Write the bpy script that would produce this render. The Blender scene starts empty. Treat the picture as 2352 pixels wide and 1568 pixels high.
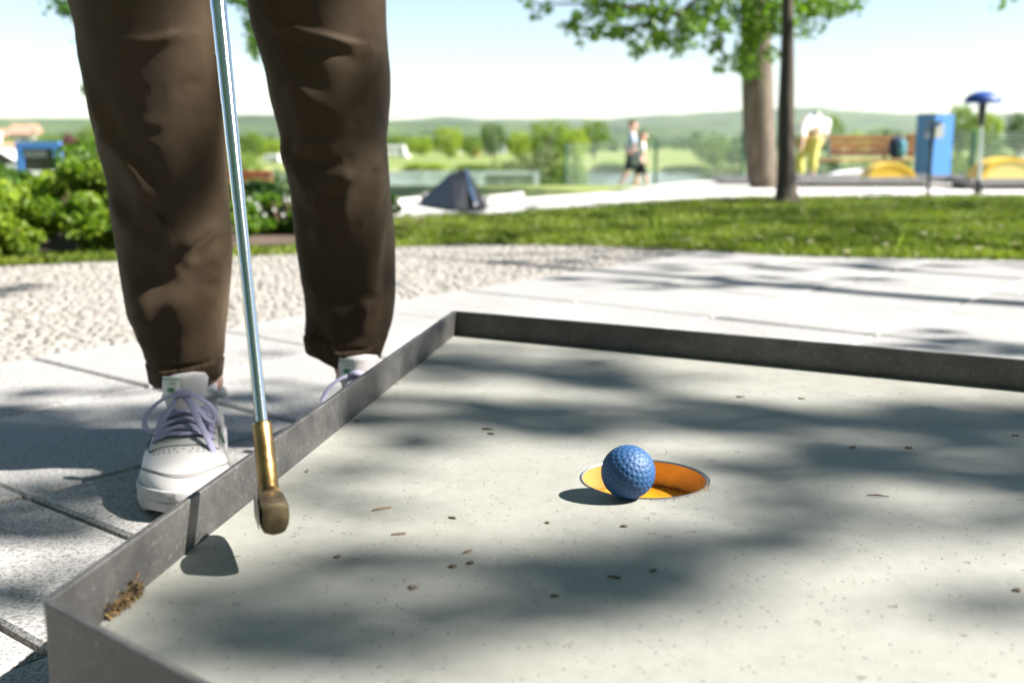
import bpy, bmesh, math, random
import numpy as np
from mathutils import Vector, Matrix, noise as mnoise
random.seed(7); RNG = np.random.default_rng(7)
SC = bpy.context.scene
COL = SC.collection
PI = math.pi

# ------------------------------------------------------------------ camera
F, PIT, H = 2450.0, math.radians(10.4), .39
cam = bpy.data.cameras.new('camera'); camo = bpy.data.objects.new('camera', cam); COL.objects.link(camo)
camo.location = (0, 0, H); camo.rotation_euler = (PI / 2 - PIT, 0, 0)
cam.sensor_width = 36; cam.lens = 36 * F / 2352
cam.clip_start = .02; cam.clip_end = 12000
cam.dof.use_dof = True; cam.dof.focus_distance = .86; cam.dof.aperture_fstop = 6.3
SC.camera = camo

# ------------------------------------------------------------------ sky, sun, exposure
SUN_EL, SUN_AZ = math.radians(42.5), math.radians(-9)     # azimuth measured from +x
SV = Vector((math.cos(SUN_AZ) * math.cos(SUN_EL), math.sin(SUN_AZ) * math.cos(SUN_EL), math.sin(SUN_EL)))
w = bpy.data.worlds.new('World'); SC.world = w; w.use_nodes = True
nt = w.node_tree; nt.nodes.clear()
sky = nt.nodes.new('ShaderNodeTexSky'); sky.sky_type = 'NISHITA'; sky.sun_disc = False
sky.sun_elevation = SUN_EL; sky.sun_rotation = PI / 2 - SUN_AZ
sky.air_density = 1.0; sky.dust_density = .05; sky.ozone_density = 1.0
bg = nt.nodes.new('ShaderNodeBackground'); bg.inputs['Strength'].default_value = .047
wo = nt.nodes.new('ShaderNodeOutputWorld')
nt.links.new(sky.outputs[0], bg.inputs[0]); nt.links.new(bg.outputs[0], wo.inputs[0])
sd = bpy.data.lights.new('sun', 'SUN'); sd.energy = 4.8; sd.angle = math.radians(.53); sd.color = (1, .955, .89)
so = bpy.data.objects.new('sun', sd); COL.objects.link(so)
so.rotation_euler = SV.to_track_quat('Z', 'Y').to_euler(); so.location = (8, -1, 8)
SC.view_settings.view_transform = 'Standard'; SC.view_settings.look = 'None'
SC.view_settings.exposure = 1.98; SC.view_settings.gamma = 1; SC.view_settings.use_curve_mapping = False
SC.cycles.use_denoising = True
SC.cycles.max_bounces = 8; SC.cycles.transparent_max_bounces = 8; SC.cycles.volume_bounces = 0
SC.cycles.sample_clamp_indirect = 6

# ------------------------------------------------------------------ helpers
def pt(x, y, z=0.0):
    a = (x - 1176) / F; b = (784 - y) / F
    dy = math.cos(PIT) + b * math.sin(PIT); dz = -math.sin(PIT) + b * math.cos(PIT)
    t = (z - H) / dz
    return Vector((a * t, dy * t, z))
def pty(x, y, Y):
    a = (x - 1176) / F; b = (784 - y) / F
    dy = math.cos(PIT) + b * math.sin(PIT); dz = -math.sin(PIT) + b * math.cos(PIT)
    t = Y / dy
    return Vector((a * t, Y, H + dz * t))
def proj(p):
    zc = p[1] * math.cos(PIT) - (p[2] - H) * math.sin(PIT)
    v = (p[2] - H) * math.cos(PIT) + p[1] * math.sin(PIT)
    return 1176 + p[0] / zc * F, 784 - v / zc * F
def clamp(v, a=0., b=1.): return max(a, min(b, v))
def sm(a, b, v):
    t = clamp((v - a) / (b - a)); return t * t * (3 - 2 * t)
def interp(tab, v):
    if v <= tab[0][0]: return tab[0][1]
    for (a, p), (b, q) in zip(tab, tab[1:]):
        if v <= b: return p + (q - p) * (v - a) / (b - a)
    return tab[-1][1]

ORG = {}
def tag(o, label=None, cat=None, group=None, kind=None):
    for k, v in (('label', label), ('category', cat), ('group', group), ('kind', kind)):
        if v: o[k] = v
    return o
def thing(name, loc, label, cat, group=None):
    o = bpy.data.objects.new(name, None); COL.objects.link(o); o.location = loc
    o.empty_display_size = .05
    ORG[o.name] = Vector(loc)
    return tag(o, label, cat, group)
def link(name, me, mat, parent=None, smooth=False, shift=True):
    if mat:
        for m in (mat if isinstance(mat, (list, tuple)) else [mat]): me.materials.append(m)
    if smooth: me.polygons.foreach_set('use_smooth', [True] * len(me.polygons))
    o = bpy.data.objects.new(name, me); COL.objects.link(o)
    if parent is not None:
        o.parent = parent
        off = ORG.get(parent.name, Vector((0, 0, 0)))
        if shift and off.length > 0: me.transform(Matrix.Translation(-off))
        ORG[o.name] = off
    return o
def ctree(o, loc=None, rotz=None, scale=None, label=None, parent=None):
    c = o.copy(); COL.objects.link(c); c.parent = parent
    if label: c['label'] = label
    if loc is not None: c.location = loc
    if rotz is not None: c.rotation_euler = (0, 0, rotz)
    if scale is not None: c.scale = scale if hasattr(scale, '__len__') else (scale,) * 3
    for ch in o.children: ctree(ch, parent=c)
    return c

class MB:
    def __init__(s): s.v = []; s.f = []; s.m = []
    def add(s, vs, fs, mi=0):
        n = len(s.v); s.v += [tuple(p) for p in vs]; s.f += [tuple(i + n for i in f) for f in fs]; s.m += [mi] * len(fs)
        return s
    def box(s, c, d, rz=0, ch=0, mi=0, M=None):
        x, y, z = d[0] / 2, d[1] / 2, d[2] / 2
        if ch:
            vs = []
            for k, (a, b, zz) in enumerate(((x, y, -z), (x, y, z - ch), (x - ch, y - ch, z))):
                vs += [(-a, -b, zz), (a, -b, zz), (a, b, zz), (-a, b, zz)]
            fs = [(3, 2, 1, 0), (8, 9, 10, 11)]
            for k in (0, 4):
                for i in range(4): fs.append((k + i, k + (i + 1) % 4, k + 4 + (i + 1) % 4, k + 4 + i))
        else:
            vs = [(-x, -y, -z), (x, -y, -z), (x, y, -z), (-x, y, -z), (-x, -y, z), (x, -y, z), (x, y, z), (-x, y, z)]
            fs = [(3, 2, 1, 0), (4, 5, 6, 7), (0, 1, 5, 4), (1, 2, 6, 5), (2, 3, 7, 6), (3, 0, 4, 7)]
        T = M if M is not None else Matrix.Translation(Vector(c)) @ Matrix.Rotation(rz, 4, 'Z')
        return s.add([T @ Vector(p) for p in vs], fs, mi)
    def loft(s, rings, cap0=True, cap1=True, closed=True, mi=0):
        n = len(rings[0]); vs = [p for r in rings for p in r]; fs = []
        for k in range(len(rings) - 1):
            for i in range(n if closed else n - 1):
                j = (i + 1) % n
                fs.append((k * n + i, k * n + j, (k + 1) * n + j, (k + 1) * n + i))
        if cap0: fs.append(tuple(range(n - 1, -1, -1)))
        if cap1: fs.append(tuple(range((len(rings) - 1) * n, len(rings) * n)))
        return s.add(vs, fs, mi)
    def tube(s, path, r, n=8, flat=1.0, up=None, mi=0):
        path = [Vector(p) for p in path]; rs = r if hasattr(r, '__len__') else [r] * len(path)
        rings = []; prev = None
        for i, p in enumerate(path):
            d = (path[min(i + 1, len(path) - 1)] - path[max(i - 1, 0)])
            d = d.normalized() if d.length > 1e-9 else Vector((0, 0, 1))
            a = Vector(up) if up else (prev if prev else (Vector((1, 0, 0)) if abs(d.x) < .8 else Vector((0, 1, 0))))
            a = a - d * a.dot(d)
            a = a.normalized() if a.length > 1e-6 else d.orthogonal().normalized()
            prev = a; b = d.cross(a)
            rings.append([p + (a * math.cos(t) * flat + b * math.sin(t)) * rs[i] for t in [2 * PI * k / n for k in range(n)]])
        return s.loft(rings, mi=mi)
    def lathe(s, prof, c=(0, 0, 0), n=24, mi=0, caps=True):
        c = Vector(c)
        return s.loft([[c + Vector((r * math.cos(2 * PI * k / n), r * math.sin(2 * PI * k / n), z)) for k in range(n)] for r, z in prof], caps, caps, mi=mi)
    def mesh(s, name):
        me = bpy.data.meshes.new(name); me.from_pydata(s.v, [], s.f); me.update()
        if any(s.m): me.polygons.foreach_set('material_index', s.m)
        return me
    def build(s, name, mat, parent=None, smooth=False):
        return link(name, s.mesh(name), mat, parent, smooth)
def smooth_mod(o, ang=40):
    for p in o.data.polygons: p.use_smooth = True
    o.data.set_sharp_from_angle(angle=math.radians(ang))
    return o

# ------------------------------------------------------------------ materials
MATS = {}
class NT:
    def __init__(s, name):
        s.m = bpy.data.materials.new(name); s.m.use_nodes = True; s.t = s.m.node_tree; s.t.nodes.clear()
        s.out = s.n('ShaderNodeOutputMaterial'); s.b = s.n('ShaderNodeBsdfPrincipled'); s.l(s.b.outputs[0], s.out.inputs[0])
        s.tc = s.n('ShaderNodeTexCoord')
        MATS[name] = s.m
    def n(s, t, **k):
        nd = s.t.nodes.new(t)
        for a, b in k.items(): setattr(nd, a, b)
        return nd
    def l(s, a, b): s.t.links.new(a, b)
    def vec(s, sc=(1, 1, 1), rot=(0, 0, 0), src='Object'):
        mp = s.n('ShaderNodeMapping'); mp.inputs['Scale'].default_value = sc; mp.inputs['Rotation'].default_value = rot
        if src == 'World':
            g = s.n('ShaderNodeNewGeometry'); s.l(g.outputs['Position'], mp.inputs[0])
        else: s.l(s.tc.outputs[src], mp.inputs[0])
        return mp.outputs[0]
    def noise(s, scale, detail=4, rough=.55, vec=None, dist=0):
        nd = s.n('ShaderNodeTexNoise'); nd.inputs['Scale'].default_value = scale; nd.inputs['Detail'].default_value = detail
        nd.inputs['Roughness'].default_value = rough; nd.inputs['Distortion'].default_value = dist
        s.l(vec or s.vec(), nd.inputs['Vector']); return nd.outputs[0]
    def vor(s, scale, vec=None, feat='F1', rnd=1):
        nd = s.n('ShaderNodeTexVoronoi'); nd.feature = feat; nd.inputs['Scale'].default_value = scale
        nd.inputs['Randomness'].default_value = rnd
        s.l(vec or s.vec(), nd.inputs['Vector']); return nd
    def ramp(s, src, stops, interp='LINEAR'):
        r = s.n('ShaderNodeValToRGB'); r.color_ramp.interpolation = interp
        while len(r.color_ramp.elements) < len(stops): r.color_ramp.elements.new(.5)
        for e, (p, c) in zip(r.color_ramp.elements, stops):
            e.position = p; e.color = (c, c, c, 1) if not hasattr(c, '__len__') else (*c, 1)
        s.l(src, r.inputs[0]); return r.outputs[0]
    def mix(s, fac, a, b, mode='MIX'):
        m = s.n('ShaderNodeMix', data_type='RGBA', blend_type=mode)
        for i, v in ((0, fac), (6, a), (7, b)):
            if hasattr(v, 'is_linked') or hasattr(v, 'links'): s.l(v, m.inputs[i])
            elif hasattr(v, '__len__'): m.inputs[i].default_value = (*v, 1)
            else: m.inputs[i].default_value = v if i == 0 else (v, v, v, 1)
        return m.outputs[2]
    def math(s, op, a, b=0):
        m = s.n('ShaderNodeMath', operation=op)
        for i, v in ((0, a), (1, b)):
            if hasattr(v, 'links'): s.l(v, m.inputs[i])
            else: m.inputs[i].default_value = v
        return m.outputs[0]
    def bump(s, h, dist=.002, strength=1):
        b = s.n('ShaderNodeBump'); b.inputs['Distance'].default_value = dist; b.inputs['Strength'].default_value = strength
        s.l(h, b.inputs['Height']); s.l(b.outputs[0], s.b.inputs['Normal']); return b
    def set(s, **k):
        for a, v in k.items():
            i = s.b.inputs[a.replace('_', ' ')]
            if hasattr(v, 'links'): s.l(v, i)
            else: i.default_value = (*v, 1) if i.type == 'RGBA' else v
        return s
def plain(name, c, rough=.6, metal=0, var=.15, scale=30, bump=0, spec=.5):
    s = NT(name)
    nz = s.noise(scale, 4)
    s.set(Base_Color=s.mix(s.ramp(nz, [(.3, 0), (.7, 1)]), tuple(x * (1 - var) for x in c), tuple(min(1, x * (1 + var)) for x in c)), Roughness=rough, Metallic=metal)
    s.b.inputs['Specular IOR Level'].default_value = spec
    if bump: s.bump(nz, bump)
    return s.m
def leafmat(name, c1, c2, trans=.35, scale=6, rough=.5):
    s = NT(name)
    nz = s.noise(scale, 3, vec=s.vec(src='World'))
    g = s.n('ShaderNodeNewGeometry')
    col = s.mix(s.ramp(s.math('ADD', s.math('MULTIPLY', nz, .7), s.math('MULTIPLY', g.outputs['Random Per Island'], .3)), [(.3, 0), (.68, 1)]), c1, c2)
    s.set(Base_Color=col, Roughness=rough); s.b.inputs['Specular IOR Level'].default_value = .3
    tr = s.n('ShaderNodeBsdfTranslucent'); mx = s.n('ShaderNodeMixShader'); mx.inputs[0].default_value = trans
    bright = s.mix(1., col, (1.25, 1.35, .6), 'MULTIPLY'); s.l(bright, tr.inputs[0])
    s.l(s.b.outputs[0], mx.inputs[1]); s.l(tr.outputs[0], mx.inputs[2]); s.l(mx.outputs[0], s.out.inputs[0])
    return s.m

# paving slab: light concrete with a gritty face
s = NT('slab_concrete')
wv = s.vec(src='World')
big = s.noise(3.2, 3, vec=wv); fine = s.noise(300, 3, .75, vec=wv); mid = s.noise(60, 5, .6, vec=wv)
oi = s.n('ShaderNodeObjectInfo')
col = s.mix(s.ramp(big, [(.35, 0), (.7, 1)]), (.31, .303, .296), (.38, .372, .36))
col = s.mix(s.math('MULTIPLY', oi.outputs['Random'], .35), col, (.251, .239, .228))
col = s.mix(s.ramp(fine, [(.38, .85), (.56, 0)]), col, (.091, .087, .087))
col = s.mix(s.ramp(mid, [(.62, 0), (.8, .35)]), col, (.22, .20, .17))
s.set(Base_Color=col, Roughness=.88); s.b.inputs['Specular IOR Level'].default_value = .25
s.bump(s.math('ADD', fine, s.math('MULTIPLY', mid, .4)), .0012, .9)
SLAB = s.m
# cobbles
s = NT('cobble_stone')
wv = s.vec(src='World'); oi = s.n('ShaderNodeObjectInfo')
g = s.n('ShaderNodeNewGeometry')
col = s.ramp(s.math('FRACT', s.math('ADD', oi.outputs['Random'], g.outputs['Random Per Island'])), [(0, (.20, .185, .165)), (.4, (.25, .235, .215)), (.7, (.225, .21, .19)), (1, (.28, .265, .24))])
col = s.mix(s.ramp(s.noise(90, 4, vec=wv), [(.4, .5), (.6, 0)]), col, (.16, .145, .13))
s.set(Base_Color=col, Roughness=.85); s.bump(s.noise(120, 4, vec=wv), .002)
COBBLE = s.m
SAND = plain('joint_sand', (.17, .13, .09), .95, var=.5, scale=180, bump=.003)
GRIT = plain('grit', (.22, .205, .185), .95, var=.35, scale=160, bump=.002)
MULCH = plain('mulch', (.075, .048, .032), .95, var=.5, scale=40, bump=.01)
PATH = plain('path_concrete', (.46, .44, .41), .9, var=.12, scale=5, bump=.002)
# board concrete
s = NT('board_concrete')
wv = s.vec(src='World')
big = s.noise(5, 4, .6, vec=wv); fine = s.noise(900, 3, .7, vec=wv); mid = s.noise(70, 6, .65, vec=wv)
col = s.mix(s.ramp(big, [(.3, 0), (.72, 1)]), (.215, .214, .190), (.245, .242, .218))
col = s.mix(s.ramp(mid, [(.35, .35), (.6, 0)]), col, (.175, .179, .156))
col = s.mix(s.ramp(s.noise(11, 4, .6, vec=wv, dist=.6), [(.58, 0), (.72, .4)]), col, (.281, .277, .255))
col = s.mix(s.ramp(fine, [(.33, .5), (.5, 0)]), col, (.112, .115, .105))
stn = s.noise(7, 5, .62, vec=s.vec((1, 1, 1), (0, 0, 1.1), src='World'), dist=1.2)
col = s.mix(s.ramp(stn, [(.56, 0), (.66, .32)]), col, (.165, .16, .135))
scr = s.noise(6, 5, .7, vec=s.vec((1.2, 46, 1), (0, 0, .35), src='World'))
col = s.mix(s.ramp(scr, [(.66, 0), (.72, .22)]), col, (.33, .33, .31))
v1 = s.vor(42, vec=s.vec((1, 1.6, 0), (0, 0, .4), src='World'))
jit = s.noise(190, 3, .6, vec=wv)
dd = s.math('ADD', v1.outputs['Distance'], s.math('MULTIPLY', s.math('SUBTRACT', jit, .5), .5))
gate = s.ramp(v1.outputs['Color'], [(.42, 1), (.5, 0)])
gate2 = s.ramp(s.noise(4, 2, vec=wv), [(.4, .3), (.6, 1)])
pit = s.math('MULTIPLY', s.math('MULTIPLY', s.ramp(dd, [(.085, 1), (.12, 0)]), gate), gate2)
col = s.mix(s.math('MULTIPLY', pit, .8), col, (.14, .125, .10))
v2 = s.vor(130, vec=s.vec((1, 1.6, 0), (0, 0, .4), src='World'))
pit2 = s.math('MULTIPLY', s.ramp(v2.outputs['Distance'], [(.13, 1), (.2, 0)]), s.ramp(v2.outputs['Color'], [(.34, 1), (.36, 0)]))
col = s.mix(s.math('MULTIPLY', pit2, .75), col, (.15, .14, .12))
s.set(Base_Color=col, Roughness=s.ramp(mid, [(.3, .62), (.7, .8)])); s.b.inputs['Specular IOR Level'].default_value = .35
s.bump(s.math('SUBTRACT', s.math('ADD', s.math('MULTIPLY', fine, .10), s.math('MULTIPLY', mid, .5)), s.math('MULTIPLY', s.math('ADD', pit, pit2), .8)), .0012, .7)
BOARD = s.m
# galvanised steel edging
s = NT('weathered_steel')
wv = s.vec(src='World')
n1 = s.noise(22, 6, .65, vec=wv); n2 = s.noise(240, 4, .7, vec=wv); n3 = s.noise(600, 2, .6, vec=wv)
col = s.mix(s.ramp(n1, [(.3, 0), (.7, 1)]), (.058, .056, .055), (.13, .126, .12))
col = s.mix(s.ramp(n2, [(.3, .6), (.55, 0)]), col, (.07, .066, .062))
col = s.mix(s.ramp(n2, [(.60, 0), (.72, .5)]), col, (.336, .328, .312))
sc2 = s.noise(9, 4, .7, vec=s.vec((3, 3, 90), (.25, .1, 0), src='World'))
col = s.mix(s.ramp(sc2, [(.64, 0), (.72, .35)]), col, (.30, .30, .29))
rst = s.noise(13, 5, .7, vec=wv, dist=.8)
col = s.mix(s.ramp(rst, [(.62, 0), (.74, .45)]), col, (.13, .085, .055))
s.set(Base_Color=col, Metallic=.55, Roughness=s.ramp(n1, [(.3, .42), (.7, .62)]))
s.bump(s.math('ADD', n2, n3), .0005, .6)
STEEL = s.m
CUPW = plain('cup_metal', (.60, .36, .11), .5, .6, .12, 90)
s = NT('cup_orange')
nz = s.noise(260, 5, .7)
s.set(Base_Color=s.mix(s.ramp(nz, [(.42, 0), (.72, .8)]), (.70, .30, .006), (.38, .15, .01)), Roughness=.5)
CUPF = s.m
DIRT = plain('dirt', (.035, .026, .018), .95, 0, .5, 300, .001)
# ball
s = NT('ball_rubber')
s.set(Base_Color=s.mix(s.ramp(s.noise(160, 4), [(.4, 0), (.75, .5)]), (.010, .055, .15), (.018, .075, .18)), Roughness=.58)
s.bump(s.noise(1500, 2), .0001, .5)
BALL = s.m
# trousers
s = NT('trouser_twill')
uvx = s.vec((900, 900, 500), (0, .6, 0)); wv_ = s.n('ShaderNodeTexWave'); wv_.inputs['Scale'].default_value = 1.1; s.l(uvx, wv_.inputs['Vector'])
lowf = s.noise(9, 3)
col = s.mix(s.ramp(lowf, [(.3, 0), (.7, 1)]), (.038, .0235, .0115), (.053, .0335, .0165))
col = s.mix(s.ramp(s.noise(300, 3, .7, vec=s.vec((1, 1, .35))), [(.35, .3), (.6, 0)]), col, (.024, .016, .010))
s.set(Base_Color=col, Roughness=.72, Sheen_Weight=.25, Sheen_Roughness=.4); s.b.inputs['Specular IOR Level'].default_value = .2
s.b.inputs['Sheen Tint'].default_value = (1, .8, .6, 1)
s.bump(s.math('ADD', s.math('MULTIPLY', s.noise(38, 4, .5, vec=s.vec((1, 1, .5), (0, .5, 0))), 1.0), s.math('MULTIPLY', wv_.outputs[1], .05)), .006, .45)
TWILL = s.m
THREAD = plain('thread', (.05, .03, .018), .8)
# shoe
s = NT('shoe_leather')
col = s.mix(s.ramp(s.noise(28, 5), [(.35, 0), (.75, 1)]), (.41, .40, .395), (.33, .32, .31))
s.set(Base_Color=col, Roughness=.42); s.bump(s.math('ADD', s.math('MULTIPLY', s.noise(700, 2), .15), s.noise(35, 3)), .0012, .5)
LEATHER = s.m
SOLE = plain('shoe_sole', (.37, .36, .365), .6, 0, .1, 160, .0006)
TERRY = plain('tongue_fabric', (.495, .458, .465), .9, 0, .08, 500, .0005)
LACE = plain('lace_cotton', (.300, .289, .420), .9, 0, .12, 900, .0004)
PRINTG = plain('green_print', (.03, .20, .09), .6)
SEAM = plain('seam_dark', (.13, .12, .11), .8)  # dark tone for seams, panel edges and eyelets
HOLEB = plain('perforation', (.04, .04, .04), .9)
s = NT('skin')
s.set(Base_Color=s.mix(s.noise(20, 4), (.55, .33, .25), (.62, .40, .31)), Roughness=.5, Subsurface_Weight=.15, Subsurface_Radius=(.01, .004, .002))
s.b.inputs['Subsurface Scale'].default_value = .3
SKIN = s.m
BLOND = plain('blond_hair', (.42, .26, .12), .6, 0, .3, 60)
HAIR = plain('hair', (.12, .055, .025), .6, 0, .4, 60)
CHROME = NT('chrome'); CHROME.set(Base_Color=(.62, .63, .66), Metallic=1., Roughness=.13)
CHROME.bump(CHROME.noise(330, 3, .6), .00012, .55); CHROME = CHROME.m
s = NT('brass')
n1 = s.noise(70, 5, .6)
s.set(Base_Color=s.mix(s.ramp(n1, [(.35, 0), (.7, 1)]), (.24, .145, .06), (.36, .23, .095)), Metallic=1., Roughness=s.ramp(n1, [(.3, .27), (.7, .42)]))
s.bump(s.noise(260, 3), .0003, .5)
BRASS = s.m
s = NT('head_metal')
n1 = s.noise(110, 5, .6)
s.set(Base_Color=s.mix(s.ramp(n1, [(.35, 0), (.7, 1)]), (.15, .11, .065), (.28, .22, .13)), Metallic=.9, Roughness=.42)
s.bump(n1, .0004, .5)
HEADM = s.m
CUPRIM = plain('cup_rim_steel', (.30, .30, .31), .4, .9, .15, 120)
FACEM = plain('face_metal', (.42, .38, .32), .35, .95, .15, 120)
RUBBER = plain('grip_rubber', (.02, .02, .02), .7)
BARK1 = NT('bark_grey'); q = BARK1
vb = q.noise(22, 6, .7, vec=q.vec((1, 1, .16), src='World'), dist=.4)
q.set(Base_Color=q.ramp(vb, [(.3, (.05, .039, .028)), (.55, (.13, .102, .075)), (.75, (.22, .18, .135))]), Roughness=.95); q.bump(vb, .02); BARK1 = q.m
BARK2 = NT('bark_dark'); q = BARK2
vb = q.noise(40, 5, .7, vec=q.vec((1, 1, .2), src='World'))
q.set(Base_Color=q.ramp(vb, [(.3, (.03, .024, .018)), (.7, (.085, .07, .052))]), Roughness=.95); q.bump(vb, .008); BARK2 = q.m
LEAF_A = leafmat('leaf_fresh', (.055, .13, .012), (.115, .20, .018), .45, 3)
LEAF_B = leafmat('leaf_mid', (.03, .085, .014), (.07, .14, .02), .35, 3)
LEAF_C = leafmat('leaf_dark', (.018, .05, .012), (.045, .09, .018), .3, 3)
LEAF_Y = leafmat('leaf_lime', (.10, .18, .015), (.26, .34, .03), .45, 5)
LEAF_P = leafmat('leaf_copper', (.09, .02, .03), (.16, .05, .06), .25, 3)
LEAF_F = leafmat('far_leaf', (.10, .17, .025), (.20, .28, .04), .3, .5)
LEAF_G = leafmat('far_leaf_dark', (.05, .10, .022), (.11, .17, .035), .25, .5)
LEAF_L = leafmat('far_leaf_lime', (.19, .27, .025), (.31, .38, .04), .4, .5)
LEAF_W = leafmat('willow_leaf', (.09, .13, .05), (.17, .21, .09), .3, 1)
LEAF_S = leafmat('leaf_shrub', (.07, .14, .012), (.19, .27, .025), .45, 7)
GRASSB = leafmat('grass_blade', (.075, .12, .014), (.20, .24, .028), .35, 2.5)
GRASSL = leafmat('grass_blade_light', (.10, .16, .02), (.18, .24, .035), .4, 2.5)
s = NT('lawn_soil'); nz = s.noise(3, 5, vec=s.vec(src='World'))
s.set(Base_Color=s.mix(s.ramp(nz, [(.35, 0), (.7, 1)]), (.05, .08, .015), (.11, .14, .025)), Roughness=.95); s.bump(s.noise(60, 4, vec=s.vec(src='World')), .02)
LAWN = s.m
s = NT('meadow'); wv = s.vec(src='World')
a = s.noise(.035, 5, .6, vec=s.vec((1, 2.4, 1), src='World')); b = s.noise(.6, 4, vec=wv)
col = s.ramp(a, [(.3, (.09, .13, .025)), (.45, (.14, .185, .03)), (.58, (.20, .23, .05)), (.7, (.29, .27, .11))])
col = s.mix(s.ramp(b, [(.35, .5), (.65, 0)]), col, (.06, .10, .02))
s.set(Base_Color=col, Roughness=.95); MEADOW = s.m
s = NT('wooded_hill'); wv = s.vec(src='World')
a = s.noise(.012, 6, .65, vec=wv); b = s.noise(.0035, 4, vec=wv); v = s.vor(.07, vec=wv)
col = s.ramp(a, [(.36, (.015, .034, .012)), (.48, (.035, .065, .017)), (.58, (.07, .11, .025)), (.68, (.14, .17, .045))])
col = s.mix(s.ramp(b, [(.5, 0), (.62, .5)]), col, (.09, .14, .03))
col = s.mix(s.ramp(v.outputs['Distance'], [(.2, 0), (.9, .5)]), col, (.015, .03, .012))
s.set(Base_Color=col, Roughness=1); HILLM = s.m
s = NT('river_water'); s.set(Base_Color=(.05, .075, .06), Roughness=.08, IOR=1.33)
s.bump(s.noise(1.1, 4, .6, vec=s.vec((1, 3.0, 1), src='World')), .05, .35); WATER = s.m
WOODO = plain('bench_wood', (.34, .145, .045), .55, 0, .25, 14)
WOODR = plain('bench_wood_red', (.20, .065, .03), .55, 0, .25, 14)
BLUE = plain('blue_paint', (.05, .17, .46), .4, 0, .05)
BLUED = plain('blue_lamp', (.008, .045, .22), .55, 0, .05)
YELL = plain('yellow_paint', (.70, .46, .045), .45, 0, .06)
YELL_LIT = plain('yellow_sunlit', (.72, .60, .22), .5, 0, .05)  # sunlit copy of the yellow paint, sunlight put into the colour
WHITE = plain('white_paint', (.78, .77, .75), .45, 0, .04)
DARKM = plain('dark_paint', (.03, .033, .033), .45, 0, .2)
BLACKS = plain('black_sheet', (.016, .016, .018), .5, 0, .15, 8)
GREENM = plain('green_fence_paint', (.02, .10, .06), .45, 0, .1)
GALV = plain('galvanised_pipe', (.46, .53, .52), .5, .2, .1)
GLASSD = plain('dark_glass', (.02, .025, .03), .1, 0, .1)
CONC = plain('far_concrete', (.42, .41, .39), .9, 0, .12, 12)
CONCD = plain('lane_frame', (.20, .20, .21), .6, .3, .2, 20)
ROOF = plain('roof_tile', (.36, .20, .14), .8, 0, .2, 4)
WALLP = plain('plaster', (.60, .50, .42), .9, 0, .1, 2)
CL_WHITE = plain('cloth_white', (.75, .74, .74), .9, 0, .05)
CL_LBLUE = plain('cloth_pale_blue', (.42, .50, .68), .9, 0, .1)
CL_NAVY = plain('cloth_navy', (.02, .035, .075), .9, 0, .2)
CL_BLACK = plain('cloth_black', (.015, .016, .018), .9, 0, .2)
CL_YEL = plain('cloth_yellow', (.56, .50, .16), .9, 0, .1)
CL_GREY = plain('cloth_grey', (.30, .30, .33), .9, 0, .2)
TEAL = plain('cloth_teal', (.10, .28, .36), .8, 0, .2)
ORANGE = plain('tent_orange', (.62, .20, .06), .7, 0, .1)
CATK = plain('catkin_scale', (.17, .115, .04), .9, 0, .5, 300)
BARKB = plain('bark_flake', (.13, .10, .07), .9, 0, .5, 200)
TWIG = plain('twig', (.12, .07, .04), .9, 0, .4, 200)

# ------------------------------------------------------------------ leaf / blade meshes
def leaf_mesh(name, P, size, flat=.0, seed=0, ratio=.62):
    """one folded kite per point"""
    rng = np.random.default_rng(seed); n = len(P)
    d = rng.normal(size=(n, 3)); d[:, 2] = d[:, 2] * (1 - flat) - .25
    d /= np.linalg.norm(d, axis=1)[:, None]
    q = rng.normal(size=(n, 3)); q[:, 2] *= (1 - flat); sd_ = np.cross(d, q + np.array([0, 0, 1e-3 + flat * 2])); sd_ /= np.linalg.norm(sd_, axis=1)[:, None]
    nn = np.cross(d, sd_); L = (size * rng.uniform(.7, 1.3, n))[:, None]
    v = np.empty((n, 4, 3))
    v[:, 0] = P - d * L * .5; v[:, 1] = P + sd_ * L * ratio * .5 + nn * L * .10
    v[:, 2] = P + d * L * .5; v[:, 3] = P - sd_ * L * ratio * .5 + nn * L * .10
    return quads(name, v)
def quads(name, v):
    n = len(v); me = bpy.data.meshes.new(name)
    me.vertices.add(n * 4); me.vertices.foreach_set('co', v.reshape(-1).astype(np.float32))
    me.loops.add(n * 4); me.loops.foreach_set('vertex_index', np.arange(n * 4, dtype=np.int32))
    me.polygons.add(n); me.polygons.foreach_set('loop_start', np.arange(0, n * 4, 4, dtype=np.int32))
    me.update(calc_edges=True); me.validate(); return me
def clump_points(n, nclump, rng, squash=.85, cr=.34):
    """points in a unit crown (radius 1, centre 0) gathered in clumps"""
    c = rng.normal(size=(nclump, 3)); c /= np.linalg.norm(c, axis=1)[:, None]
    c *= rng.uniform(.35, .82, nclump)[:, None] ** .6; c[:, 2] *= squash
    k = rng.integers(0, nclump, n); r = rng.uniform(.6, 1.25, nclump)[k] * cr
    d = rng.normal(size=(n, 3)); d /= np.linalg.norm(d, axis=1)[:, None]
    return c[k] + d * (r * rng.uniform(.5, 1, n) ** .5)[:, None]
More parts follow.
